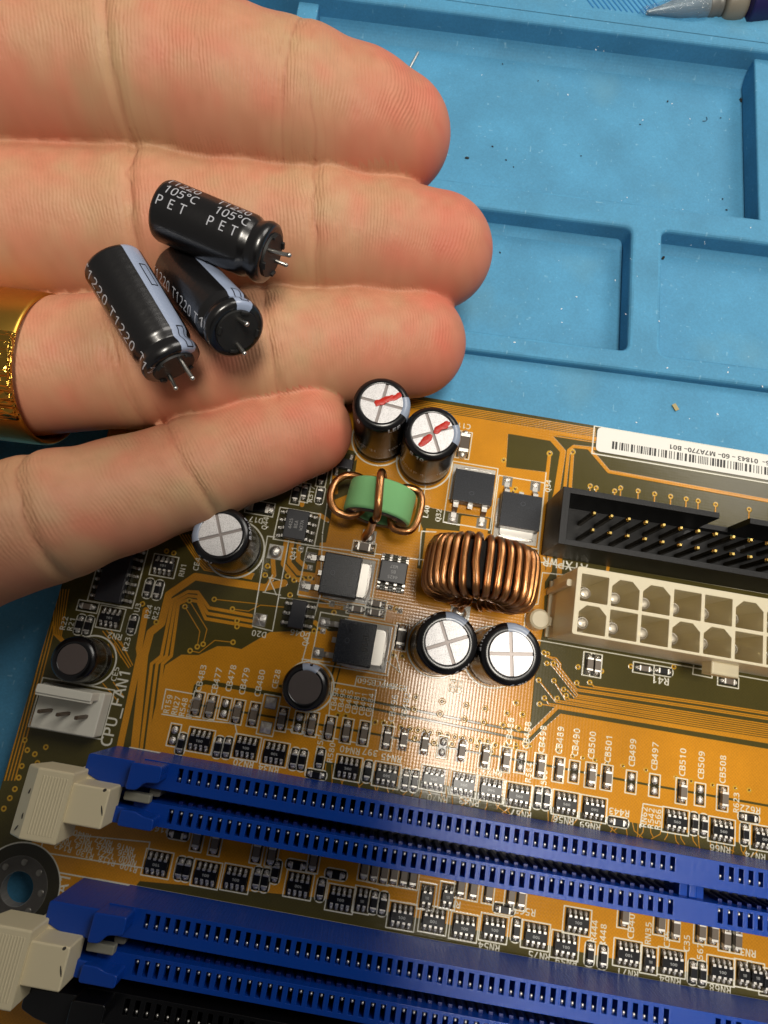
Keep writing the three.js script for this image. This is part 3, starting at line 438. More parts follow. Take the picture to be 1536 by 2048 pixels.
// ---- electrolytic capacitors standing on the board
function sleeveTexture(r, h, marks, stripe, around) {
  const len = h + 1.6, Wd = 1024, Hd = Math.round(1024 * len / (2 * Math.PI * r)), [c, x] = canvas(Wd, Math.min(2048, Hd), '#0c0b0d'), k = Wd / (2 * Math.PI * r);
  x.fillStyle = '#8a94a6'; if (stripe != null) { x.fillRect(stripe * Wd, 0, 0.13 * Wd, Hd); x.fillStyle = '#0c0b0d'; for (let i = 0; i < 3; i++) x.fillRect(stripe * Wd + 0.055 * Wd, Hd * (0.1 + 0.3 * i), 0.02 * Wd, 2.2 * k); }
  for (const [s, a, up, size] of marks) lettering(x, s, a * Wd, Hd - up * k, size * k, '#c3c6cc');
  return mat(0xffffff, 0.24, 0, { map: tex(c) });
}
function standingCap(x, y, { r = 4.15, h = 13, cross = true, label, stripe = 0, face = r * 0.72, turn = 0, cut = 0, marks, red = [], metal = M.aluminium, ring = true }) {
  const p = at(x, y, h), g = sub('capacitor', board, [p[0], p[1], 0], turn, label);
  if (ring) { for (const [c, q] of [[cx, SILK], [bx, LEVEL[SILK]]]) { c.strokeStyle = q; c.lineWidth = 0.25; c.beginPath(); c.arc(p[0], p[1], r + 0.35, 0, 7); c.stroke(); } }
  const m = sleeveTexture(r, h, marks ?? [['1000uF  6.3V', 0.4, h * 0.5, 1.5], ['105C', 0.75, h * 0.55, 1.3], ['1000uF', 0.3, h - 0.2, 1.05], ['6.3V', 0.62, h - 0.2, 1.05]], stripe);
  const pr = [[r * 0.9, 0.06], [r * 0.97, 0.2], [r, 0.6], [r, 1.1], [r - 0.22, 1.5], [r - 0.22, 1.8], [r, 2.2], [r, h * 0.5], [r, h - 0.95], [r - 0.1, h - 0.5], [r - 0.34, h - 0.18], [r - 0.75, h - 0.02], [face + 0.12, h], [face, h - 0.12]];
  part('sleeve', lathe(pr, 64), m, g);
  if (cross) {
    for (let i = 0; i < 4; i++) { const s = new THREE.Shape(), o = 0.2, a0 = Math.asin(o / face), q = i * Math.PI / 2; s.moveTo(o, o); s.lineTo((face + 0.05) * Math.cos(a0), (face + 0.05) * Math.sin(a0)); s.absarc(0, 0, face + 0.05, a0, Math.PI / 2 - a0); s.closePath(); part('vent_panel', prism(s, h - 0.34, h - 0.06, 0.05, 12).rotateZ(q + cut), metal, g); }
    part('vent_groove', cyl(face + 0.04, face + 0.04, 0.3, 0, 0, h - 0.55, 40), M.darkAluminium, g);
  } else part('top_disc', prism(new THREE.Shape().absarc(0, 0, face + 0.05, 0, 2 * Math.PI), h - 0.4, h - 0.06, 0.06, 32), metal, g);
  for (const [a, b, c, d, w] of red) { const P0 = at(a, b, h), P1 = at(c, d, h), du = P1[0] - P0[0], dv = P1[1] - P0[1]; const bl = []; for (let i = 0; i < 16; i++) { const t = rnd(0.05, 0.95), e = 1 - Math.abs(2 * t - 1) ** 3; bl.push(new THREE.IcosahedronGeometry(0.5, 1).scale(rnd(0.9, 1.5), rnd(0.55, 0.95), rnd(0.1, 0.26)).rotateZ(Math.atan2(dv, du) + rnd(-0.6, 0.6)).translate(P0[0] + du * t - p[0] + rnd(-0.22, 0.22) * w * e * dv / Math.hypot(du, dv), P0[1] + dv * t - p[1] + rnd(-0.22, 0.22) * w * e, h - 0.05).rotateZ(-turn)); } part('red_mark', bl, M.red, g); }
}
standingCap(763.4, 805.8, { h: 14.2, cut: -0.1, stripe: 0.19, label: 'black capacitor with a red streak across its silver top, by the fingertips', red: [[748, 808, 800, 790, 0.85]], marks: [['1000uF 10V', 0.9, 6, 1.5], ['LEF', 0.1, 14, 1.3], ['C+', 0.42, 14, 1.1], ['105C', 0.12, 6, 1.2], ['B', 0.88, 14, 1.2]] });
standingCap(865.3, 864.4, { h: 13, cut: 0.45, stripe: 0.2, label: 'black capacitor with two red blots on its silver top', red: [[842, 890, 860, 872, 0.85], [868, 866, 896, 846, 1.1]], marks: [['1000uF 10V', 0.92, 6, 1.5], ['B 10', 0.93, 12.7, 1.25], ['1', 0.4, 12.8, 1.2], ['105C', 0.12, 6, 1.2]] });
standingCap(440.6, 1069, { h: 10.2, cut: 0.42, stripe: 0.69, label: 'short black capacitor touching the little finger', marks: [['820uF', 0.32, 10.1, 1.25], ['6.3V', 0.94, 10.1, 1.25], ['1000uF', 0.9, 5, 1.5]] });
standingCap(894.6, 1284.8, { h: 12.4, cut: 0.45, stripe: 0.4, label: 'black capacitor with a clean silver top between the copper coil and the blot marks', face: 2.85, marks: [['6.3V', 0.11, 12.4, 1.2], ['1000uF', 0.9, 6, 1.5], ['6.3V', 0.62, 12.3, 1.2]] });
standingCap(1023, 1307.6, { h: 12.4, cut: 0.15, stripe: 0.41, label: 'black capacitor marked 1000uF beside the white peg', face: 2.85, marks: [['1000UF', 0.68, 12.2, 1.25], ['6.3V', 0.06, 12.3, 1.2]] });
standingCap(144.6, 1318, { r: 3.2, h: 6.4, cross: false, face: 2.05, stripe: null, label: 'short dark capacitor with a plain dull top above the fan header', metal: mat(0x6d625e, 0.6, 0.7), marks: [] });
standingCap(609.9, 1374, { r: 3.25, h: 6.8, cross: false, face: 2.2, stripe: 0.42, label: 'small capacitor with a plain dark grey top', metal: mat(0x67605e, 0.42, 0.9, { bumpMap: grain, bumpScale: 0.0001 }), marks: [['16V', 0.85, 6.6, 1.1], ['V', 0.5, 6.7, 1.0], ['100uF', 0.7, 3, 1.2]] });

// ---- coils standing on edge (axis across the board)
function ringCore(ro, ri, w, bevel) { const s = new THREE.Shape().absarc(0, 0, ro - bevel, 0, 2 * Math.PI); s.holes.push(new THREE.Path().absarc(0, 0, ri + bevel, 0, 2 * Math.PI)); return new THREE.ExtrudeGeometry(s, { depth: w - 2 * bevel, bevelEnabled: true, bevelThickness: bevel, bevelSize: bevel, bevelSegments: 4, curveSegments: 40 }).translate(0, 0, -(w - 2 * bevel) / 2).rotateX(Math.PI / 2); }
const rect = (f, p = 0.55) => [Math.sign(Math.cos(f)) * Math.abs(Math.cos(f)) ** p, Math.sign(Math.sin(f)) * Math.abs(Math.sin(f)) ** p];
{
  const c = at(961, 1148, 8.6), g = sub('copper_coil', board, [c[0], c[1], 0], -0.03, 'ring coil wound tightly with brown copper wire'), H = 8.6;
  part('core', ringCore(7.0, 3.9, 6.6, 0.5).translate(0, 0, H), M.core, g);
  const N = 32, pts = [];
  for (let i = 0; i <= N * 20; i++) {
    const t = i / (N * 20), turn = Math.floor(t * N), f = t * N * 2 * Math.PI, [a, b] = rect(f), th = -Math.PI * 0.44 + t * Math.PI * 1.9 + 0.04 * (noise(turn * 3.3, 1) - 0.5) + (t > 0.53 ? 0.05 : 0);
    const lay = turn % 2 ? 0.5 : 0, rho = 5.5 + a * (2.15 + 0.12 * noise(turn * 1.7, 5) + (a < 0 ? lay : 0)), ax = b * (3.75 + 0.35 * noise(turn * 2.1, 9));
    pts.push([rho * Math.cos(th), ax, H + rho * Math.sin(th)]);
  }
  part('winding', tube(pts, 0.52, false, N * 24, 8), M.copper, g);
  part('wire_lead', [tube([[-1.2, -3.6, 3], [-1.0, -4.4, 1.5], [-0.9, -4.6, 0]], 0.5, false, 12, 8), tube([[1.0, 3.6, 3], [1.0, 4.2, 1.5], [1.0, 4.3, 0]], 0.5, false, 12, 8)], M.copper, g);
  part('solder', blob(2.4, 2.0, 0.8, -1.0, -4.9, 0, 16), M.solder, g); pad(c[0] - 1, c[1] - 4.9, 3, 2.6, TIN);
}
{
  const c = at(760, 1006, 6.6), g = sub('green_coil', board, [c[0], c[1], 0], -0.08, 'green ring coil with three thick copper turns'), H = 6.6;
  part('core', ringCore(5.0, 2.7, 4.9, 0.45).translate(0, 0, H), M.green, g);
  part('core_edge', ringCore(4.7, 3.0, 5.02, 0.25).translate(0, 0, H), M.navy, g);
  const loops = [];
  for (const [deg, skew, dr] of [[178, 0.12, 2.7], [92, 0.1, 2.0], [2, -0.1, 2.0]]) {
    const th = deg * Math.PI / 180, pts = [];
    for (let i = 0; i < 20; i++) { const f = i / 20 * 2 * Math.PI, [a, b] = rect(f, deg > 100 ? 0.9 : 0.7), rho = 4.0 + (deg > 100 ? 0.7 : 0) + a * dr, e = th + skew * b; pts.push([rho * Math.cos(e), b * (3.25 + (deg < 50 ? 0.2 : 0)), H + rho * Math.sin(e)]); }
    loops.push(tube(pts, 0.58, true, 70, 12));
  }
  loops.push(tube([[-0.2, -3.3, H + 2], [-0.6, -3.6, 3], [-1.1, -4.2, 1.2], [-1.2, -4.4, 0]], 0.62, false, 20, 10));
  part('winding', loops, M.copper, g);
}

// ---- 24-way power connector, ivory
{
  const g = sub('power_connector', board, [0, 0, 0], 0, 'ivory power connector with two rows of open sockets');
  const h = 12.43, u0 = 25.82, u1 = 77.4, v0 = 9.95, v1 = 19.15, cu = 28.36, cv = [16.38, 12.18], cells = [];
  const outer = (d) => roundPoly([[u0 + d, v0 + d], [u1 - d, v0 + d], [u1 - d, v1 - d], [u0 + d, v1 - d]], 0.4);
  const s = outer(0);
  for (let r = 0; r < 2; r++) for (let i = 0; i < 12; i++) {
    const u = cu + 4.2 * i, v = cv[r], a = 1.84, chamfer = r ? [0, 3, 4, 7, 8, 11].includes(i) : [1, 2, 5, 6, 9, 10].includes(i), c = 1.0;
    const pts = chamfer ? [[u - a, v - a], [u + a, v - a], [u + a, v + a - c], [u + a - c, v + a], [u - a + c, v + a], [u - a, v + a - c]] : [[u - a, v - a], [u + a, v - a], [u + a, v + a], [u - a, v + a]];
    s.holes.push(roundPoly(pts, 0.12, THREE.Path)); cells.push([u, v]);
  }
  part('housing', prism(s, 3.3, h, 0.1), M.ivory, g);
  part('housing_floor', box(u1 - u0 - 0.1, v1 - v0 - 0.1, 3.4, (u0 + u1) / 2, (v0 + v1) / 2, 0, 0.2), M.ivory, g);
  const pin = merge([lathe([[1.0, 3.3], [1.0, 7.6], [0.86, 8.2], [0.6, 8.2], [0.6, 7.2], [0, 7]], 16)]);
  cells.forEach(([u, v], i) => { if (u < 62) { const q = part('socket_pin', pin, M.tin, g); q.position.set(u + 0.1, v, 0); part('key_hole', box(0.55, 0.6, 0.04, u - 0.1, v - 1.15, 3.38, 0), M.rubber, g); } });
  part('latch_ramp', prism(polyShape([[46.1, v0 + 0.05], [46.1, 8.2], [49.9, 8.2], [49.9, v0 + 0.05]]), 6.6, 9.4, 0.25), M.ivory, g);
  part('side_rib', [prism(roundPoly([[u0 - 0.7, 16.6], [u0 + 0.1, 16.6], [u0 + 0.1, 17.6], [u0 - 0.7, 17.6]], 0.3), 0.2, 10.4, 0.1), box(0.5, 8.6, 0.8, u0 - 0.15, 14.5, 0.1, 0.1)], M.ivory, g);
  const pg = at(1080, 1238, 3);
  part('locating_peg', [cyl(1.5, 1.45, 2.7, pg[0], pg[1], 0.2, 30), cyl(1.5, 1.2, 0.3, pg[0], pg[1], 2.9, 30), box(u0 - pg[0], 1.3, 1.5, (u0 + pg[0]) / 2, pg[1], 0.9, 0.1)], M.ivory, g);
}

// ---- shrouded pin header, black
{
  const g = sub('pin_header', board, [0, 0, 0], 0, 'long black shrouded pin header with two rows of gold pins');
  const u0 = 23.7, u1 = 82, v0 = 22.65, v1 = 31.25, h = 9.2, w = 0.85;
  const wall = (a, b, c, d, t = h) => prism(polyShape([[a, c], [b, c], [b, d], [a, d]]), 0.15, t, 0.07);
  part('shroud', [wall(u0, u0 + 1.1, v0, v1), wall(u0 + 1, u1, v0, v0 + w), wall(u0 + 1, 46.55, v1 - w, v1), wall(51, u1, v1 - w, v1), wall(46.4, 51.2, v1 - w, v1 - 0.03, 3.4)], M.blackPlastic, g);
  part('header_floor', box(u1 - u0 - 1, v1 - v0 - 1, 1.9, (u0 + u1) / 2, (v0 + v1) / 2, 0.1, 0.05), M.blackPlastic, g);
  const pin = box(0.64, 0.64, 6.6, 0, 0, 1.9, 0.12), tip = new THREE.CylinderGeometry(0.24, 0.46, 0.4, 4).rotateY(Math.PI / 4).rotateX(Math.PI / 2).translate(0, 0, 8.6);
  
  for (let i = 0; i < 13; i++) for (const v of [28.15, 25.61]) { part('pin', pin, M.pin, g).position.set(28.636 + 2.54 * i, v, 0); part('pin_tip', tip, M.gold, g).position.set(28.636 + 2.54 * i, v, 0); }
  for (const [x, y] of [[1376, 1070], [1480, 1095]]) { const p = at(x, y, 2); part('moulding_mark', cyl(0.75, 0.75, 0.08, p[0], p[1], 1.98, 20), mat(0x2c2c2e, 0.5), g); }
}

// ---- white fan header
{
  const uc = FAN.u1 - 4.5, vc = (FAN.v0 + FAN.v1) / 2, dv = FAN.v1 - FAN.v0 - 0.5, g = sub('fan_header', board, [uc, vc, 0], 0, 'white three pin fan header at the left board edge');
  part('base', [prism(roundPoly([[-4.5, -dv / 2], [4.6, -dv / 2], [4.6, dv / 2], [-4.5, dv / 2]], 0.3), 0.1, 2.9, 0.2)], M.white, g);
  part('locking_tab', [prism(roundPoly([[-3.9, dv / 2 - 1.2], [3.9, dv / 2 - 1.2], [3.9, dv / 2], [-3.9, dv / 2]], 0.25), 2.5, 5.6, 0.15), box(7.8, 0.5, 0.7, 0, dv / 2 - 1.25, 4.7, 0.1)], M.white, g);
  for (const i of [-1, 0, 1]) part('pin', box(0.5, 0.5, 3.6, i * 2.54 + 0.3, -0.4, 2.7, 0.12), M.brownCeramic, g);
}

// ---- mounting hole collar and barcode sticker
part('mounting_pad', (() => { const s = new THREE.Shape().absarc(...HOLE, 4.0, 0, 2 * Math.PI); s.holes.push(new THREE.Path().absarc(...HOLE, 2.2, 0, 2 * Math.PI)); return prism(s, -0.02, 0.05, 0, 40); })(), mat(0x77746f, 0.5, 0.9, { bumpMap: grain, bumpScale: 0.0002 }), board);
for (let i = 0; i < 8; i++) part('ring_solder', blob(0.9, 0.9, 0.14, HOLE[0] + 3.3 * Math.cos(i * 0.785), HOLE[1] + 3.3 * Math.sin(i * 0.785), 0.04, 12), mat(0x8a8780, 0.45, 0.9), board);
{
  const [c, x] = canvas(1536, 176, '#e3e1d9'), k = 1536 / 44;
  x.fillStyle = '#191817';
  let s = 7; const r = () => (s = (s * 16807) % 2147483647) / 2147483647;
  for (let u = 2.6; u < 43.4;) { const w = r() < 0.42 ? 0.34 : 0.13; x.fillRect(u * k, 2.45 * k, w * k, 1.6 * k); u += w + (r() < 0.3 ? 0.36 : 0.17); }
  x.save(); x.translate(20.6 * k, 1.55 * k); x.rotate(Math.PI); x.font = `bold ${Math.round(1.35 * k)}px sans-serif`; x.textAlign = 'center'; x.textBaseline = 'middle'; x.fillStyle = '#191817'; x.scale(0.92, 1); x.fillText('76–  01843 – 60– M7A770– B01', 0, 0); x.restore();
  const m = mat(0xffffff, 0.55, 0, { map: tex(c) });
  const w = 44, hh = 4.25, shp = roundPoly([[0, 0], [w, 0], [w, hh], [0, hh]], 0.8), geo = prism(shp, 0, 0.1), uv = geo.attributes.uv, ps = geo.attributes.position;
  for (let i = 0; i < uv.count; i++) uv.setXY(i, ps.getX(i) / w, ps.getY(i) / hh);
  const st = part('barcode_sticker', geo, m, board, 'white paper barcode sticker along the top edge of the board'); st.position.set(30.75, 41.45, 0.01);
  silkRect(30.4 + 22, 43.4, 44.4, 4.9, 0.22);
}

// ---- memory slots
{
  const slot = sub('memory_slot', board, [0, 0, 0], 0, 'blue memory slot with a cream latch, the upper of two'), U = -21.78, h = 7.5;
  const xs = []; for (let i = 0; i < 74; i++) if (i < 52 || i > 55) xs.push(i);
  const rail = (v0, v1, vw, wl) => { const s = polyShape([[-26.8, v0], [74, v0], [74, v1], [-26.8, v1]]); for (const i of xs) { const u = U + 1.27 * i; s.holes.push(polyHole([[u - 0.31, vw - wl / 2], [u + 0.31, vw - wl / 2], [u + 0.31, vw + wl / 2], [u - 0.31, vw + wl / 2]])); } return prism(s, 0.3, h, 0.05); };
  function polyHole(p) { const q = new THREE.Path(); p.forEach((a, i) => (i ? q.lineTo(...a) : q.moveTo(...a))); q.closePath(); return q; }
  part('rail', rail(-18.5, -15.12, -16.42, 1.7), M.blue, slot);
  part('rail', rail(-22.82, -20.1, -21.38, 1.7), M.blue, slot);
  part('slot_floor', box(100.6, 1.7, 1.6, 23.6, -19.3, 0.3, 0.05), mat(0x070b1c, 0.5), slot);
  part('key_bridge', [box(3.2, 1.9, 6.0, U + 1.27 * 53.5, -19.3, 0.3, 0.1), box(1.1, 1.7, 0.5, U + 1.27 * 53.5, -19.3, 6.2, 0.2)], M.blue, slot);
  const teeth = [], side = [];
  for (const i of xs) { const u = U + 1.27 * i; teeth.push(box(0.62, 0.46, 5.6, u + 0.63, -18.68, 0.6, 0.1), box(0.62, 0.46, 5.6, u + 0.63, -19.94, 0.6, 0.1)); side.push(box(0.34, 0.1, 5.6, u + 0.63, -15.1, 0.8, 0.04)); }
  part('slot_teeth', teeth, mat(0x0b1f63, 0.35), slot);
  const con = new THREE.CapsuleGeometry(0.19, 0.25, 4, 8).rotateX(0.7), con2 = new THREE.CapsuleGeometry(0.19, 0.25, 4, 8).rotateX(-0.7);
  for (const i of xs.filter((k) => k < 67)) { part('contact', con, M.contact, slot).position.set(U + 1.27 * i, -16.98, 7.0); part('contact', con2, M.contact, slot).position.set(U + 1.27 * i, -20.8, 7.0); }
  // end tower
  const tower = (pts, h0, h1) => prism(roundPoly(pts, 0.4), h0, h1, 0.15);
  part('end_tower', [
    tower([[-33.4, -15.3], [-26.2, -15.3], [-26.2, -18.4], [-29.6, -18.7], [-31.6, -18.3], [-33.4, -17.6]], 0.2, 9.4),
    tower([[-31.4, -22.7], [-26.2, -22.75], [-26.2, -20.9], [-29.2, -20.8], [-31.4, -21.2]], 0.2, 9.4),
    tower([[-27.4, -15.25], [-23.4, -15.2], [-23.4, -17.2], [-25.2, -17.4], [-26.0, -18.4], [-27.4, -18.5]], 6.5, 10.6),
    tower([[-27.4, -20.9], [-25.6, -20.9], [-24.4, -21.3], [-23.0, -21.4], [-23.0, -22.8], [-27.4, -22.8]], 6.5, 10.2),
    tower([[-33.6, -15.5], [-23, -15.5], [-23, -22.9], [-31.6, -22.9], [-33.6, -20]], 0.2, 2.2),
  ], M.blue, slot);
  part('slot_hook', [tower([[-25.4, -17.6], [-23.9, -17.6], [-23.9, -19.6], [-25.4, -19.6]], 2, 6.8)], mat(0x6e6a5e, 0.5), slot);
  // latch: thumb pad with grip ribs, block, arm, key
  const thumb = new THREE.Shape(); thumb.moveTo(0.9, 0); thumb.lineTo(0, 3.2); thumb.lineTo(1.5, 4.2); thumb.lineTo(5.6, 4.2); thumb.lineTo(5.6, 0); thumb.closePath();
  const tg = new THREE.ExtrudeGeometry(thumb, { depth: 7.6, bevelEnabled: true, bevelThickness: 0.25, bevelSize: 0.25, bevelSegments: 3 }).rotateX(Math.PI / 2).rotateZ(0.0).translate(-38.7, -17.4, 9.0);
  const latch = sub('latch', slot, [0, 0, 0], 0, 'cream plastic latch lever with ribbed thumb pad');
  const ribs = []; for (let i = 0; i < 9; i++) ribs.push(new THREE.CapsuleGeometry(0.15, 6.4, 3, 6).translate(-36.4 + i * 0.36, -21.2, 13.35));
  const lm = part('thumb_pad', [tg, box(5.6, 4.6, 4.4, -31.1, -20.6, 8.5, 0.25), box(3.2, 1.6, 8, -31.6, -19.6, 1.2, 0.2), prism(roundPoly([[-34, -17.2], [-31.8, -16.2], [-30.2, -16.6], [-30.4, -18.6], [-34, -18.8]], 0.5), 3, 9.2, 0.2)], M.cream, slot); slot.remove(lm); slot.remove(latch);
  lm.name = 'latch'; lm.userData.label = 'cream plastic latch lever with a ribbed thumb pad'; slot.add(lm);
  part('grip_rib', ribs, M.cream, slot);
  [[62, 1580, 0.9, 0.35], [46, 1632, 0.8, 0.3], [76, 1550, 1.0, 0.25], [33, 1655, 0.7, 0.2], [208, 1581, 0.5, 0.35], [202, 1622, 1.2, 0.2], [66, 1600, 0.5, 0.2]].forEach(([x, y, a, b]) => { const p = at(x, y, 13.18); part('scuff', blob(a, b, 0.05, 0, 0, 0, 8).rotateZ(rnd(0.6, 2)).translate(p[0], p[1], x > 100 ? 12.9 : 13.18), mat(0x3b3630, 0.7), slot); });
  part('key_arm', box(3.4, 1.1, 1.2, -26.2, -19.6, 7.6, 0.2), mat(0x8a8878, 0.5), slot);
  const second = slot.clone(); second.position.set(0.117, -17.05, 0); second.userData = { label: 'blue memory slot along the bottom, the lower of two' }; board.add(second);
  const third = slot.clone(); third.position.set(0.1, -26.2, 0); third.userData = { label: 'black memory slot at the bottom edge of the view' }; board.add(third);
  const dark = mat(0x08080a, 0.35);
  for (const o of [...third.children]) if (o.material === M.blue || o.name === 'slot_teeth') o.material = dark; else if (['latch', 'grip_rib', 'key_arm'].includes(o.name)) third.remove(o);
}

// ---- the laminate itself
{
  const d = bx.getImageData(0, 0, TW, TH), q = d.data;
  for (let y = 0; y < TH; y++) for (let x = 0; x < TW; x++) { const k = (y * TW + x) * 4, p = KX * 0.47, w = (q[k] > 120 ? 9 : 2) * (Math.sin(x / p * 6.283) + Math.sin(y / p * 6.283)) + 8 * (noise(x / 9, y / 9) - 0.5); q[k] = q[k + 1] = q[k + 2] = Math.max(0, Math.min(255, q[k] + w)); }
  bx.putImageData(d, 0, 0);
  const e = cx.getImageData(0, 0, TW, TH), f = e.data;
  for (let y = 0; y < TH; y++) for (let x = 0; x < TW; x++) { const k = (y * TW + x) * 4, n = 0.9 + 0.2 * fbm(x / 160, y / 160) + 0.06 * (noise(x / 2, y / 2) - 0.5) + 0.035 * Math.sin(x / (KX * 0.47) * 6.283) * Math.sin(y / (KX * 0.47) * 6.283); for (let c = 0; c < 3; c++) f[k + c] = Math.min(255, f[k + c] * n); }
  cx.putImageData(e, 0, 0);
  const s = polyShape([[-47.75, -66], [80, -66], [80, 45.9], [-47.75, 45.9]]);
  s.holes.push(new THREE.Path().absarc(...HOLE, 2.15, 0, 2 * Math.PI, true));
  const geo = prism(s, -1.6, 0, 0, 32), uv = geo.attributes.uv, ps = geo.attributes.position;
  for (let i = 0; i < uv.count; i++) uv.setXY(i, (ps.getX(i) - U0) * KX / TW, 1 - (V1 - ps.getY(i)) * KX / TH);
  const m = mat(0xffffff, 0.17, 0, { map: tex(cc), bumpMap: tex(bc, false), bumpScale: 0.00006, ior: 1.42 });
  m.map.wrapS = m.map.wrapT = m.bumpMap.wrapS = m.bumpMap.wrapT = THREE.MirroredRepeatWrapping;
  part('laminate', geo, m, board);
}

// ---------------------------------------------------------------- hand: one continuous surface of blended tapered bones, meshed with surface nets
const B = (x, y, h, r) => [...at(x, y, h), r];
const FINGERS = {
  index: [[-93, 77, 20, 12], B(-100, 128, 27, 12.0), B(280, 150, 25.5, 11.7), B(440, 186, 24.5, 10.9), B(600, 224, 22, 10.6), B(720, 254, 20, 9.8), B(787, 272, 18.5, 8.6)],
  middle: [[-95, 54, 16, 11], B(-100, 450, 18, 10.8), B(310, 455, 16.5, 10.4), B(480, 462, 15.6, 9.6), B(640, 472, 14.6, 9.5), B(780, 492, 13.8, 8.9), B(872, 504, 13, 8.6)],
  ring: [[-92, 33, 12, 10.5], B(-100, 745, 13.5, 9.9), B(270, 722, 12.6, 9.4), B(420, 712, 12, 8.8), B(551, 703, 10.6, 8.8), B(720, 692, 9.2, 8.4), B(824, 688, 8.5, 8.3)],
  little: [[-86, 10, 14, 10], B(-120, 1100, 17, 9.3), B(110, 1032, 14, 8.5), B(250, 990, 11, 7.9), B(390, 944, 8.8, 7.6), B(520, 895, 8, 7.2), B(612, 862, 7.8, 6.9)],
};
const CREASES = [];   // place, direction along the finger, half width of the finger
{
  const add = (f, k, depth, w, lean = 0) => { const a = FINGERS[f][k - 1], b = FINGERS[f][k + 1], p = FINGERS[f][k], l = Math.hypot(b[0] - a[0], b[1] - a[1]); const d = [(b[0] - a[0]) / l, (b[1] - a[1]) / l]; CREASES.push({ p, d: [d[0] * Math.cos(lean) - d[1] * Math.sin(lean), d[0] * Math.sin(lean) + d[1] * Math.cos(lean)], depth, w, r: p[3], f }); };
  add('index', 2, 0.3, 0.9, 0.05); add('index', 4, 0.14, 0.9, -0.12); add('middle', 2, 0.4, 1.0); add('middle', 4, 0.26, 0.9, 0.05); add('ring', 2, 0.4, 1.0, 0.1); add('ring', 4, 0.25, 0.9); add('little', 2, 0.28, 1.0, -0.1); add('little', 4, 0.26, 0.9, 0.1);
}
const smin = (a, b, k) => { const h = Math.max(k - Math.abs(a - b), 0) / k; return Math.min(a, b) - h * h * k * 0.25; };
const capsules = Object.entries(FINGERS).map(([name, J]) => {
  const list = []; for (let i = 0; i + 1 < J.length; i++) list.push([J[i], J[i + 1]]);
  return { name, list, lo: [0, 1, 2].map((k) => Math.min(...J.map((j) => j[k] - j[3])) - 3), hi: [0, 1, 2].map((k) => Math.max(...J.map((j) => j[k] + j[3])) + 3) };
});
const PALM = [[[-92, 72, 18, 14], [-128, 66, 12, 17]], [[-92, 54, 14, 13], [-132, 50, 10, 17]], [[-90, 34, 11, 12], [-130, 34, 9, 16]], [[-86, 12, 13, 11], [-128, 22, 10, 15]], [[-130, 44, 10, 18], [-170, 42, 8, 19]], [[-126, 70, 14, 15], [-100, 96, 18, 11]], [[-100, 96, 18, 11], [-78, 112, 20, 9]]];
function cap(p, [a, b]) {
  const x = b[0] - a[0], y = b[1] - a[1], z = b[2] - a[2], px = p[0] - a[0], py = p[1] - a[1], pz = p[2] - a[2];
  const t = Math.max(0, Math.min(1, (px * x + py * y + pz * z) / (x * x + y * y + z * z)));
  return Math.hypot(px - x * t, py - y * t, pz - z * t) - (a[3] + (b[3] - a[3]) * t);
}
function field(x, y, z) {
  const p = [x, y, z]; let all = 1e3;
  let first = 1e3, second = 1e3;
  for (const c of capsules) {
    let out = 0; for (let k = 0; k < 3; k++) out = Math.max(out, c.lo[k] - p[k], p[k] - c.hi[k]);
    if (out > 6) { all = Math.min(all, out); continue; }
    let d = 1e3; for (const s of c.list) d = smin(d, cap(p, s), 1.4);
    if (d < 5) for (const k of CREASES) if (k.f === c.name) { const s = (x - k.p[0]) * k.d[0] + (y - k.p[1]) * k.d[1]; if (Math.abs(s) < 5) { const up = Math.max(0, Math.min(1, (z - k.p[2]) / k.r + 0.55)); d += up * (1.5 * k.depth * Math.exp(-((s / (0.75 * k.w)) ** 2)) - 0.1 * Math.exp(-(((Math.abs(s) - 2.8) / 1.8) ** 2))); } }
    if (d < first) { second = first; first = d; } else if (d < second) second = d;
    all = smin(all, d, 0.75);
  }
  if (x < -68) { let d = 1e3; for (const s of PALM) d = smin(d, cap(p, s), 7); all = smin(all, d, 8); }
  return all;
}
const range = (a, b, s) => [...Array(Math.ceil((b - a) / s) + 1).keys()].map((i) => a + i * s);
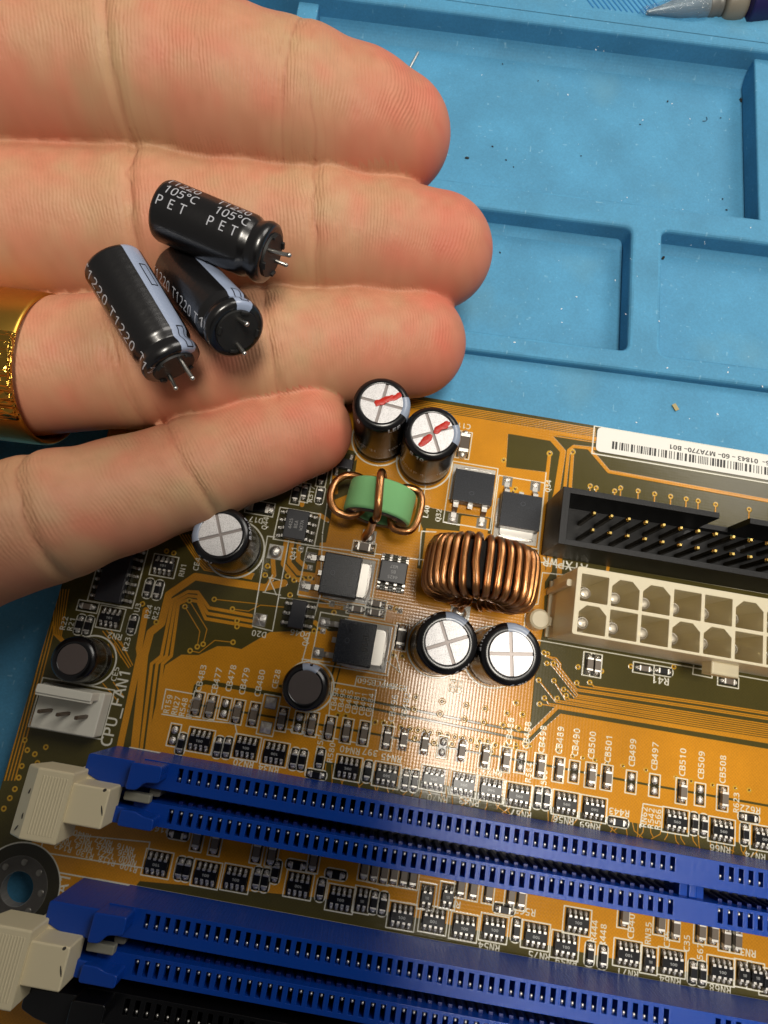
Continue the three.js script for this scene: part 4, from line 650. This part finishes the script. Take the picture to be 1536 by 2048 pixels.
function surfaceNets(X, Y, Z, f) {
  const nx = X.length, ny = Y.length, nz = Z.length, v = new Float32Array(nx * ny * nz), id = (i, j, k) => (k * ny + j) * nx + i;
  for (let k = 0; k < nz; k++) for (let j = 0; j < ny; j++) for (let i = 0; i < nx;) {
    const d = f(X[i], Y[j], Z[k]), x0 = X[i], free = Math.abs(d) - 3; v[id(i, j, k)] = d; i++;
    while (i < nx && X[i] - x0 < free) { v[id(i, j, k)] = d - Math.sign(d) * (X[i] - x0); i++; }
  }
  const pos = [], at_ = new Int32Array(nx * ny * nz).fill(-1), idx = [];
  for (let k = 0; k < nz - 1; k++) for (let j = 0; j < ny - 1; j++) for (let i = 0; i < nx - 1; i++) {
    let m = 0; const c = []; for (let b = 0; b < 8; b++) { const q = v[id(i + (b & 1), j + ((b >> 1) & 1), k + (b >> 2))]; c.push(q); if (q < 0) m |= 1 << b; }
    if (m === 0 || m === 255) continue;
    let s = [0, 0, 0], t = 0;
    for (let a = 0; a < 8; a++) for (const b of [a ^ 1, a ^ 2, a ^ 4]) if (b > a && (c[a] < 0) !== (c[b] < 0)) { const w = c[a] / (c[a] - c[b]); for (let e = 0; e < 3; e++) { const A = (a >> e) & 1, Bb = (b >> e) & 1; s[e] += A + (Bb - A) * w; } t++; }
    at_[id(i, j, k)] = pos.length / 3; pos.push(X[i] + s[0] / t * (X[i + 1] - X[i]), Y[j] + s[1] / t * (Y[j + 1] - Y[j]), Z[k] + s[2] / t * (Z[k + 1] - Z[k]));
  }
  const quad = (a, b, c, d, flip) => { if (Math.min(a, b, c, d) < 0) return; flip ? idx.push(a, c, b, a, d, c) : idx.push(a, b, c, a, c, d); };
  for (let k = 1; k < nz - 1; k++) for (let j = 1; j < ny - 1; j++) for (let i = 1; i < nx - 1; i++) {
    const a = v[id(i, j, k)] < 0;
    if (a !== v[id(i + 1, j, k)] < 0) quad(at_[id(i, j - 1, k - 1)], at_[id(i, j, k - 1)], at_[id(i, j, k)], at_[id(i, j - 1, k)], !a);
    if (a !== v[id(i, j + 1, k)] < 0) quad(at_[id(i - 1, j, k - 1)], at_[id(i - 1, j, k)], at_[id(i, j, k)], at_[id(i, j, k - 1)], !a);
    if (a !== v[id(i, j, k + 1)] < 0) quad(at_[id(i - 1, j - 1, k)], at_[id(i, j - 1, k)], at_[id(i, j, k)], at_[id(i - 1, j, k)], !a);
  }
  return [new Float32Array(pos), idx];
}
{
  const base = [-30, 55, 0], t = thing('hand', 'open left hand, palm up, fingers pointing right, holding three black capacitors', 'hand', base);
  const [pos, idx] = surfaceNets([...Array(48).keys()].map((i) => -165 + i * 1.75).concat([...Array(178).keys()].map((i) => -81.4 + i * 0.55)), range(-8, 128, 0.6), range(-12, 42, 0.6), field);
  const nor = new Float32Array(pos.length), uv = new Float32Array(pos.length / 3 * 2), HU = -80, HV = 2, HS = 104;
  for (let i = 0; i < pos.length; i += 3) {
    const x = pos[i], y = pos[i + 1], z = pos[i + 2], e = 0.35;
    const g = [field(x + e, y, z) - field(x - e, y, z), field(x, y + e, z) - field(x, y - e, z), field(x, y, z + e) - field(x, y, z - e)], l = Math.hypot(...g) || 1;
    for (let k = 0; k < 3; k++) nor[i + k] = g[k] / l;
    uv[i / 3 * 2] = (x - HU) / HS; uv[i / 3 * 2 + 1] = (y - HV) / HS;
    pos[i] -= base[0]; pos[i + 1] -= base[1];
  }
  const geo = new THREE.BufferGeometry(); geo.setAttribute('position', new THREE.BufferAttribute(pos, 3)); geo.setAttribute('normal', new THREE.BufferAttribute(nor, 3)); geo.setAttribute('uv', new THREE.BufferAttribute(uv, 2)); geo.setIndex(idx);
  // which finger a place on the palm side belongs to: distance along it and to the side
  const chains = Object.entries(FINGERS).map(([n, J]) => { let s = 0; const S = J.map((p, i) => (s += i ? Math.hypot(p[0] - J[i - 1][0], p[1] - J[i - 1][1]) : 0)); return { n, J, S, tip: s + J.at(-1)[3], dip: S[4], pip: S[2] }; });
  const along = (c, x, y) => {
    let best = null;
    for (let i = 0; i + 1 < c.J.length; i++) {
      const a = c.J[i], b = c.J[i + 1], dx = b[0] - a[0], dy = b[1] - a[1], l = Math.hypot(dx, dy), t0 = ((x - a[0]) * dx + (y - a[1]) * dy) / l, t = Math.max(0, i + 2 === c.J.length ? t0 : Math.min(l, t0)), q = Math.min(t, l);
      const side = (-(x - a[0]) * dy + (y - a[1]) * dx) / l, o = Math.hypot(x - a[0] - dx / l * q, y - a[1] - dy / l * q), r = a[3] + (b[3] - a[3]) * q / l, z = a[2] + (b[2] - a[2]) * q / l;
      const top = o < r ? z + Math.sqrt(r * r - o * o) : z - (o - r) * 3;
      if (!best || o < best.o) best = { o, top, s: c.S[i] + t, side, r, c };
    }
    return best;
  };
  const NG = 260, which = new Uint8Array(NG * NG);
  for (let j = 0; j < NG; j++) for (let i = 0; i < NG; i++) { let m = -1e9; chains.forEach((c, k) => { const w = along(c, HU + (i + 0.5) / NG * HS, HV + (j + 0.5) / NG * HS); if (w.top > m) { m = w.top; which[j * NG + i] = k; } }); }
  const where = (x, y) => along(chains[which[Math.min(NG - 1, Math.floor((y - HV) / HS * NG)) * NG + Math.min(NG - 1, Math.floor((x - HU) / HS * NG))]], x, y);
  const step = (a, b, x) => { const t = Math.max(0, Math.min(1, (x - a) / (b - a))); return t * t * (3 - 2 * t); };
  const creaseAt = (x, y) => { let q = 0, red = 0; for (const k of CREASES) { const dx = x - k.p[0], dy = y - k.p[1], s = dx * k.d[0] + dy * k.d[1], o = Math.abs(-dx * k.d[1] + dy * k.d[0]); if (o > k.r * 1.25 || Math.abs(s) > 8) continue; const f = 1 - step(k.r * 0.9, k.r * 1.25, o); for (const [off, w, a] of [[0, 0.2, 1], [1.0, 0.13, 0.4], [-1.2, 0.12, 0.35], [2.2, 0.12, 0.22], [-2.5, 0.1, 0.2]]) { const e = s - off - 0.9 * (noise(o * 0.5 + off * 9, k.p[0]) - 0.5) - 0.035 * o * off; q += f * a * Math.exp(-((e / w) ** 2)); } red += f * Math.exp(-((s / 2.2) ** 2)); } return [q, red]; };
  const bump = dataTex(1792, 1792, (a, b) => {
    const x = HU + a * HS, y = HV + b * HS, w = where(x, y), [q] = creaseAt(x, y), warp = 0.8 * (noise(x * 0.22, y * 0.22) - 0.5) + 0.2 * (noise(x * 0.8, y * 0.8) - 0.5);
    const s0 = w.c.tip - 11.5, bend = 0.006 + 0.05 * step(-14, 6, w.s - s0), ph0 = w.s + bend * w.side * w.side + w.side * 0.1;
    const ph = ph0, ridge = Math.sin((ph + warp) / 0.47 * 6.283), amp = step(w.c.pip - 26, w.c.dip, w.s) * 0.75 + 0.25;
    const pores = noise(x * 3.3, y * 3.3) - 0.5, mid = Math.sin((w.s * 0.5 + warp * 2.2 + w.side * 0.3) * 6.283) * (1 - amp) * 0.4;
    const edge = 1 - step(0.5, 0.88, w.o / w.r), g = Math.max(0, Math.min(255, 150 + edge * (26 * amp * ridge * (0.65 + 0.7 * noise(x * 0.5, y * 0.5)) + 30 * mid + 34 * pores - 85 * q))); return [g, g, g];
  });
  const skin = dataTex(1024, 1024, (a, b) => {
    const x = HU + a * HS, y = HV + b * HS, w = where(x, y), [q, red] = creaseAt(x, y), tip = step(w.c.tip - 20, w.c.tip - 4, w.s), pad = 0.5 + 0.5 * Math.cos((w.s - w.c.dip) / (w.c.dip - w.c.pip) * 6.283);
    const n = fbm(x * 0.16, y * 0.16) - 0.5, f = noise(x * 0.9, y * 0.9) - 0.5, mott = noise(x * 0.42 + 9, y * 0.42) - 0.5;
    const pink = 0.55 * tip + 0.3 * (1 - pad) * 0.5 + 0.8 * n + 0.4 * mott;
    const c = [184 + 13 * pink + 7 * f, 134 - 28 * pink + 6 * f, 103 - 17 * pink + 6 * f], k = 0.06 * Math.min(1, q), p = 0.14 * red;
    return [c[0] * (1 - k * 0.7) + 8 * p, c[1] * (1 - k * 1.3) + 22 * p, c[2] * (1 - k * 1.3) + 14 * p].map((z) => Math.max(0, Math.min(255, z)));
  }, true);
  for (const z of [bump, skin]) z.wrapS = z.wrapT = THREE.MirroredRepeatWrapping;
  part('skin', geo, mat(0xffffff, 0.56, 0, { map: skin, bumpMap: bump, bumpScale: 0.0002, specularIntensity: 0.55 }), t);
}

// ---------------------------------------------------------------- gold ring on the ring finger
{
  const h = 13.2, c = at(45, 735, h), a = FINGERS.ring[1], b = FINGERS.ring[2], dir = Math.atan2(b[1] - a[1], b[0] - a[0]);
  const t = thing('gold_ring', 'wide gold ring with a hammered shiny face on the ring finger', 'ring', [c[0], c[1], c[2]]); t.rotation.z = dir - 0.22;
  const ham = dataTex(512, 512, (x, y) => { let g = 0.5; for (const [s, o] of [[4, 0], [6, 5]]) { let best = 9; const i0 = Math.floor(x * s), j0 = Math.floor(y * s); for (let i = i0 - 1; i <= i0 + 1; i++) for (let j = j0 - 1; j <= j0 + 1; j++) { const u = (((i % s) + s) % s), w = (((j % s) + s) % s), px = i + LAT[(u * 7 + w * 131 + o) & 65535], py = j + LAT[(u * 17 + w * 71 + o + 9) & 65535]; best = Math.min(best, Math.hypot(x * s - px, y * s - py)); } g += (0.5 - best) * (s < 8 ? 0.5 : 0.25); } g += 0.06 * (noise(x * 60, y * 5, 60) - 0.5); const q = Math.max(0, Math.min(255, 255 * g)); return [q, q, q]; });
  ham.repeat.set(2, 1);
  const satin = mat(0xcfa045, 0.34, 1), shiny = mat(0xcfa045, 0.12, 1, { bumpMap: ham, bumpScale: 0.0008 });
  const ro = 10.7, ri = 9.95, w = 9.6;
  const prof = (e) => [[ri, -w / 2 + 0.4], [ri, w / 2 - 0.4], [ri + 0.2, w / 2 - 0.1], [ro - 0.35 + e, w / 2 - 0.15], [ro - 0.1 + e, w / 2 - 0.5], [ro + e, w / 4], [ro + e, -w / 4], [ro - 0.1 + e, -w / 2 + 0.5], [ro - 0.35 + e, -w / 2 + 0.15], [ri + 0.2, -w / 2 + 0.1], [ri, -w / 2 + 0.4]];
  const lay = (g) => g.rotateY(Math.PI / 2);
  part('band', lay(lathe(prof(0), 96)), satin, t);
  // hammered face: an arc of the outside, a little proud of the band
  const arc = (a0, a1, e, m, name) => { const pr = prof(e).slice(2, 10), g = new THREE.LatheGeometry(pr.map((p) => new THREE.Vector2(p[0], p[1])), 60, a0, a1 - a0); part(name, lay(g.rotateX(Math.PI / 2)), m, t); };
  // lathe angle: 0 is -v, a quarter is down, half is +v, three quarters is up
  arc(Math.PI * 1.66 - 0.5, Math.PI * 1.66 + 0.62, 0.16, shiny, 'hammered_face');
}

// ---------------------------------------------------------------- the three loose capacitors
function looseCap(label, P0, P1, r, marks, { stripe, spin = 0, leads = [] }) {
  const d = new THREE.Vector3(P1[0] - P0[0], P1[1] - P0[1], P1[2] - P0[2]), len = d.length(); d.normalize();
  const t = thing('loose_capacitor', label, 'capacitor', P0, { group: 'loose capacitors lying in the hand' });
  const n = new THREE.Vector3(CAM[0] - (P0[0] + P1[0]) / 2, CAM[1] - (P0[1] + P1[1]) / 2, CAM[2] - (P0[2] + P1[2]) / 2); n.addScaledVector(d, -n.dot(d)).normalize().applyAxisAngle(d, spin);
  const y = new THREE.Vector3().crossVectors(n, d);
  t.quaternion.setFromAxisAngle(new THREE.Vector3(1, 0, 0), -Math.PI / 2).multiply(new THREE.Quaternion().setFromRotationMatrix(new THREE.Matrix4().makeBasis(d, y, n)));
  const pr = [[r * 0.62, 0.1], [r * 0.66, -0.02], [r - 0.55, 0], [r - 0.16, 0.16], [r, 0.6], [r, len * 0.4], [r, len - 3.4], [r - 0.08, len - 2.9], [r - 0.36, len - 2.4], [r - 0.36, len - 2.1], [r - 0.1, len - 1.5], [r - 0.02, len - 1.1], [r - 0.12, len - 0.55], [r - 0.5, len - 0.25], [r * 0.7, len - 0.3]];
  const s = [0]; for (let i = 1; i < pr.length; i++) s.push(s[i - 1] + Math.hypot(pr[i][0] - pr[i - 1][0], pr[i][1] - pr[i - 1][1]));
  const total = s.at(-1), Wd = 1024, Hd = Math.round(1024 * 2 * Math.PI * r / total), k = Wd / total, [c, x] = canvas(Wd, Hd, '#0d0c0d'), off = s[2];
  const yy = (deg) => Hd * (1 - (0.25 + deg / 360));
  if (stripe) { x.fillStyle = '#8f9bb3'; x.fillRect(0, yy(stripe[1]), Wd, yy(stripe[0]) - yy(stripe[1])); x.strokeStyle = '#15161c'; x.lineWidth = 0.16 * k; const mid = yy((stripe[0] + stripe[1]) / 2 + 3); for (const a of [0.22, 0.8]) x.strokeRect((off + len * a) * 1 * k, mid - 0.45 * k, 3.0 * k, 0.95 * k); }
  for (const [str, a, deg, size, sp = 0] of marks) { const txt = str; x.save(); x.font = `${Math.round(size * k)}px sans-serif`; x.fillStyle = '#a9abb2'; x.textBaseline = 'middle'; if (sp) x.letterSpacing = sp * k + 'px'; x.fillText(txt, (off + len * a) * k, yy(deg)); x.restore(); }
  const sleeve = lathe(pr, 72, true), uv = sleeve.attributes.uv; for (let i = 0; i < uv.count; i++) uv.setXY(i, uv.getX(i), 1 - uv.getY(i));
  part('sleeve', sleeve.rotateY(Math.PI / 2), mat(0xffffff, 0.3, 0, { map: tex(c), clearcoat: 0.4, clearcoatRoughness: 0.16, bumpMap: grain, bumpScale: 0.00002 }), t);
  part('end_disc', cyl(r * 0.66, r * 0.66, 0.1, 0, 0, 0.02, 40).rotateY(Math.PI / 2), M.darkAluminium, t);
  part('seal', [cyl(r * 0.72, r * 0.7, 0.5, 0, 0, len - 0.5, 40), ...[0.6, 2.2, 3.8, 5.4].map((a) => box(0.9, 0.35, 0.5, 0, 0, 0, 0.05).translate(0, r * 0.66, len - 0.2).rotateZ(a))].map((g) => g.rotateY(Math.PI / 2)), M.rubber, t);
  leads.forEach(([deg, l, bend, drop]) => { const a = deg * Math.PI / 180, o = [Math.cos(a) * r * 0.44, Math.sin(a) * r * 0.44]; part('lead', [tube([[len - 0.1, o[0], o[1]], [len + l * 0.5, o[0] + bend * 0.4, o[1] + drop * 0.3], [len + l, o[0] + bend, o[1] + drop]], 0.27, false, 14, 8), blob(0.7, 0.62, 0.3, len + l, o[0] + bend, o[1] + drop, 10)], M.lead, t); });
}
looseCap('black capacitor marked 105°C and PET lying uppermost across the middle finger', at(329, 421, 30), at(546, 512, 29.8), 3.72, [['T1220', 0.05, 64, 1.6], ['105°C', 0.08, 40, 1.65], ['P E T', 0.06, 14, 1.65, 0.1], ['T1220', 0.5, 64, 1.6], ['105°C', 0.53, 40, 1.65], ['P E T', 0.51, 14, 1.65, 0.1]], { leads: [[75, 2.5, 0.35, 0.2], [-105, 1.2, 0, -0.3]] });
looseCap('black capacitor with pale grey stripe nearest the gold ring', at(226, 528, 28.6), at(350, 736, 26.6), 3.72, [['T1220 T1220 T1220', 0.0, -54, 1.95, 0.12]], { stripe: [32, 70], leads: [[50, 2.7, 0.1, 0.2], [-130, 1.8, -0.1, 0.2]] });
looseCap('black capacitor with both wire leads facing the viewer, between the two others', at(362, 540, 23.6), at(476, 664, 29.5), 3.72, [['T1220 T1220 T12', 0.0, -44, 1.9, 0.12]], { stripe: [38, 74], leads: [[50, 1.7, 0.3, 0.1], [-130, 1.7, -0.1, -0.2]] });

renderer.render(scene, camera);
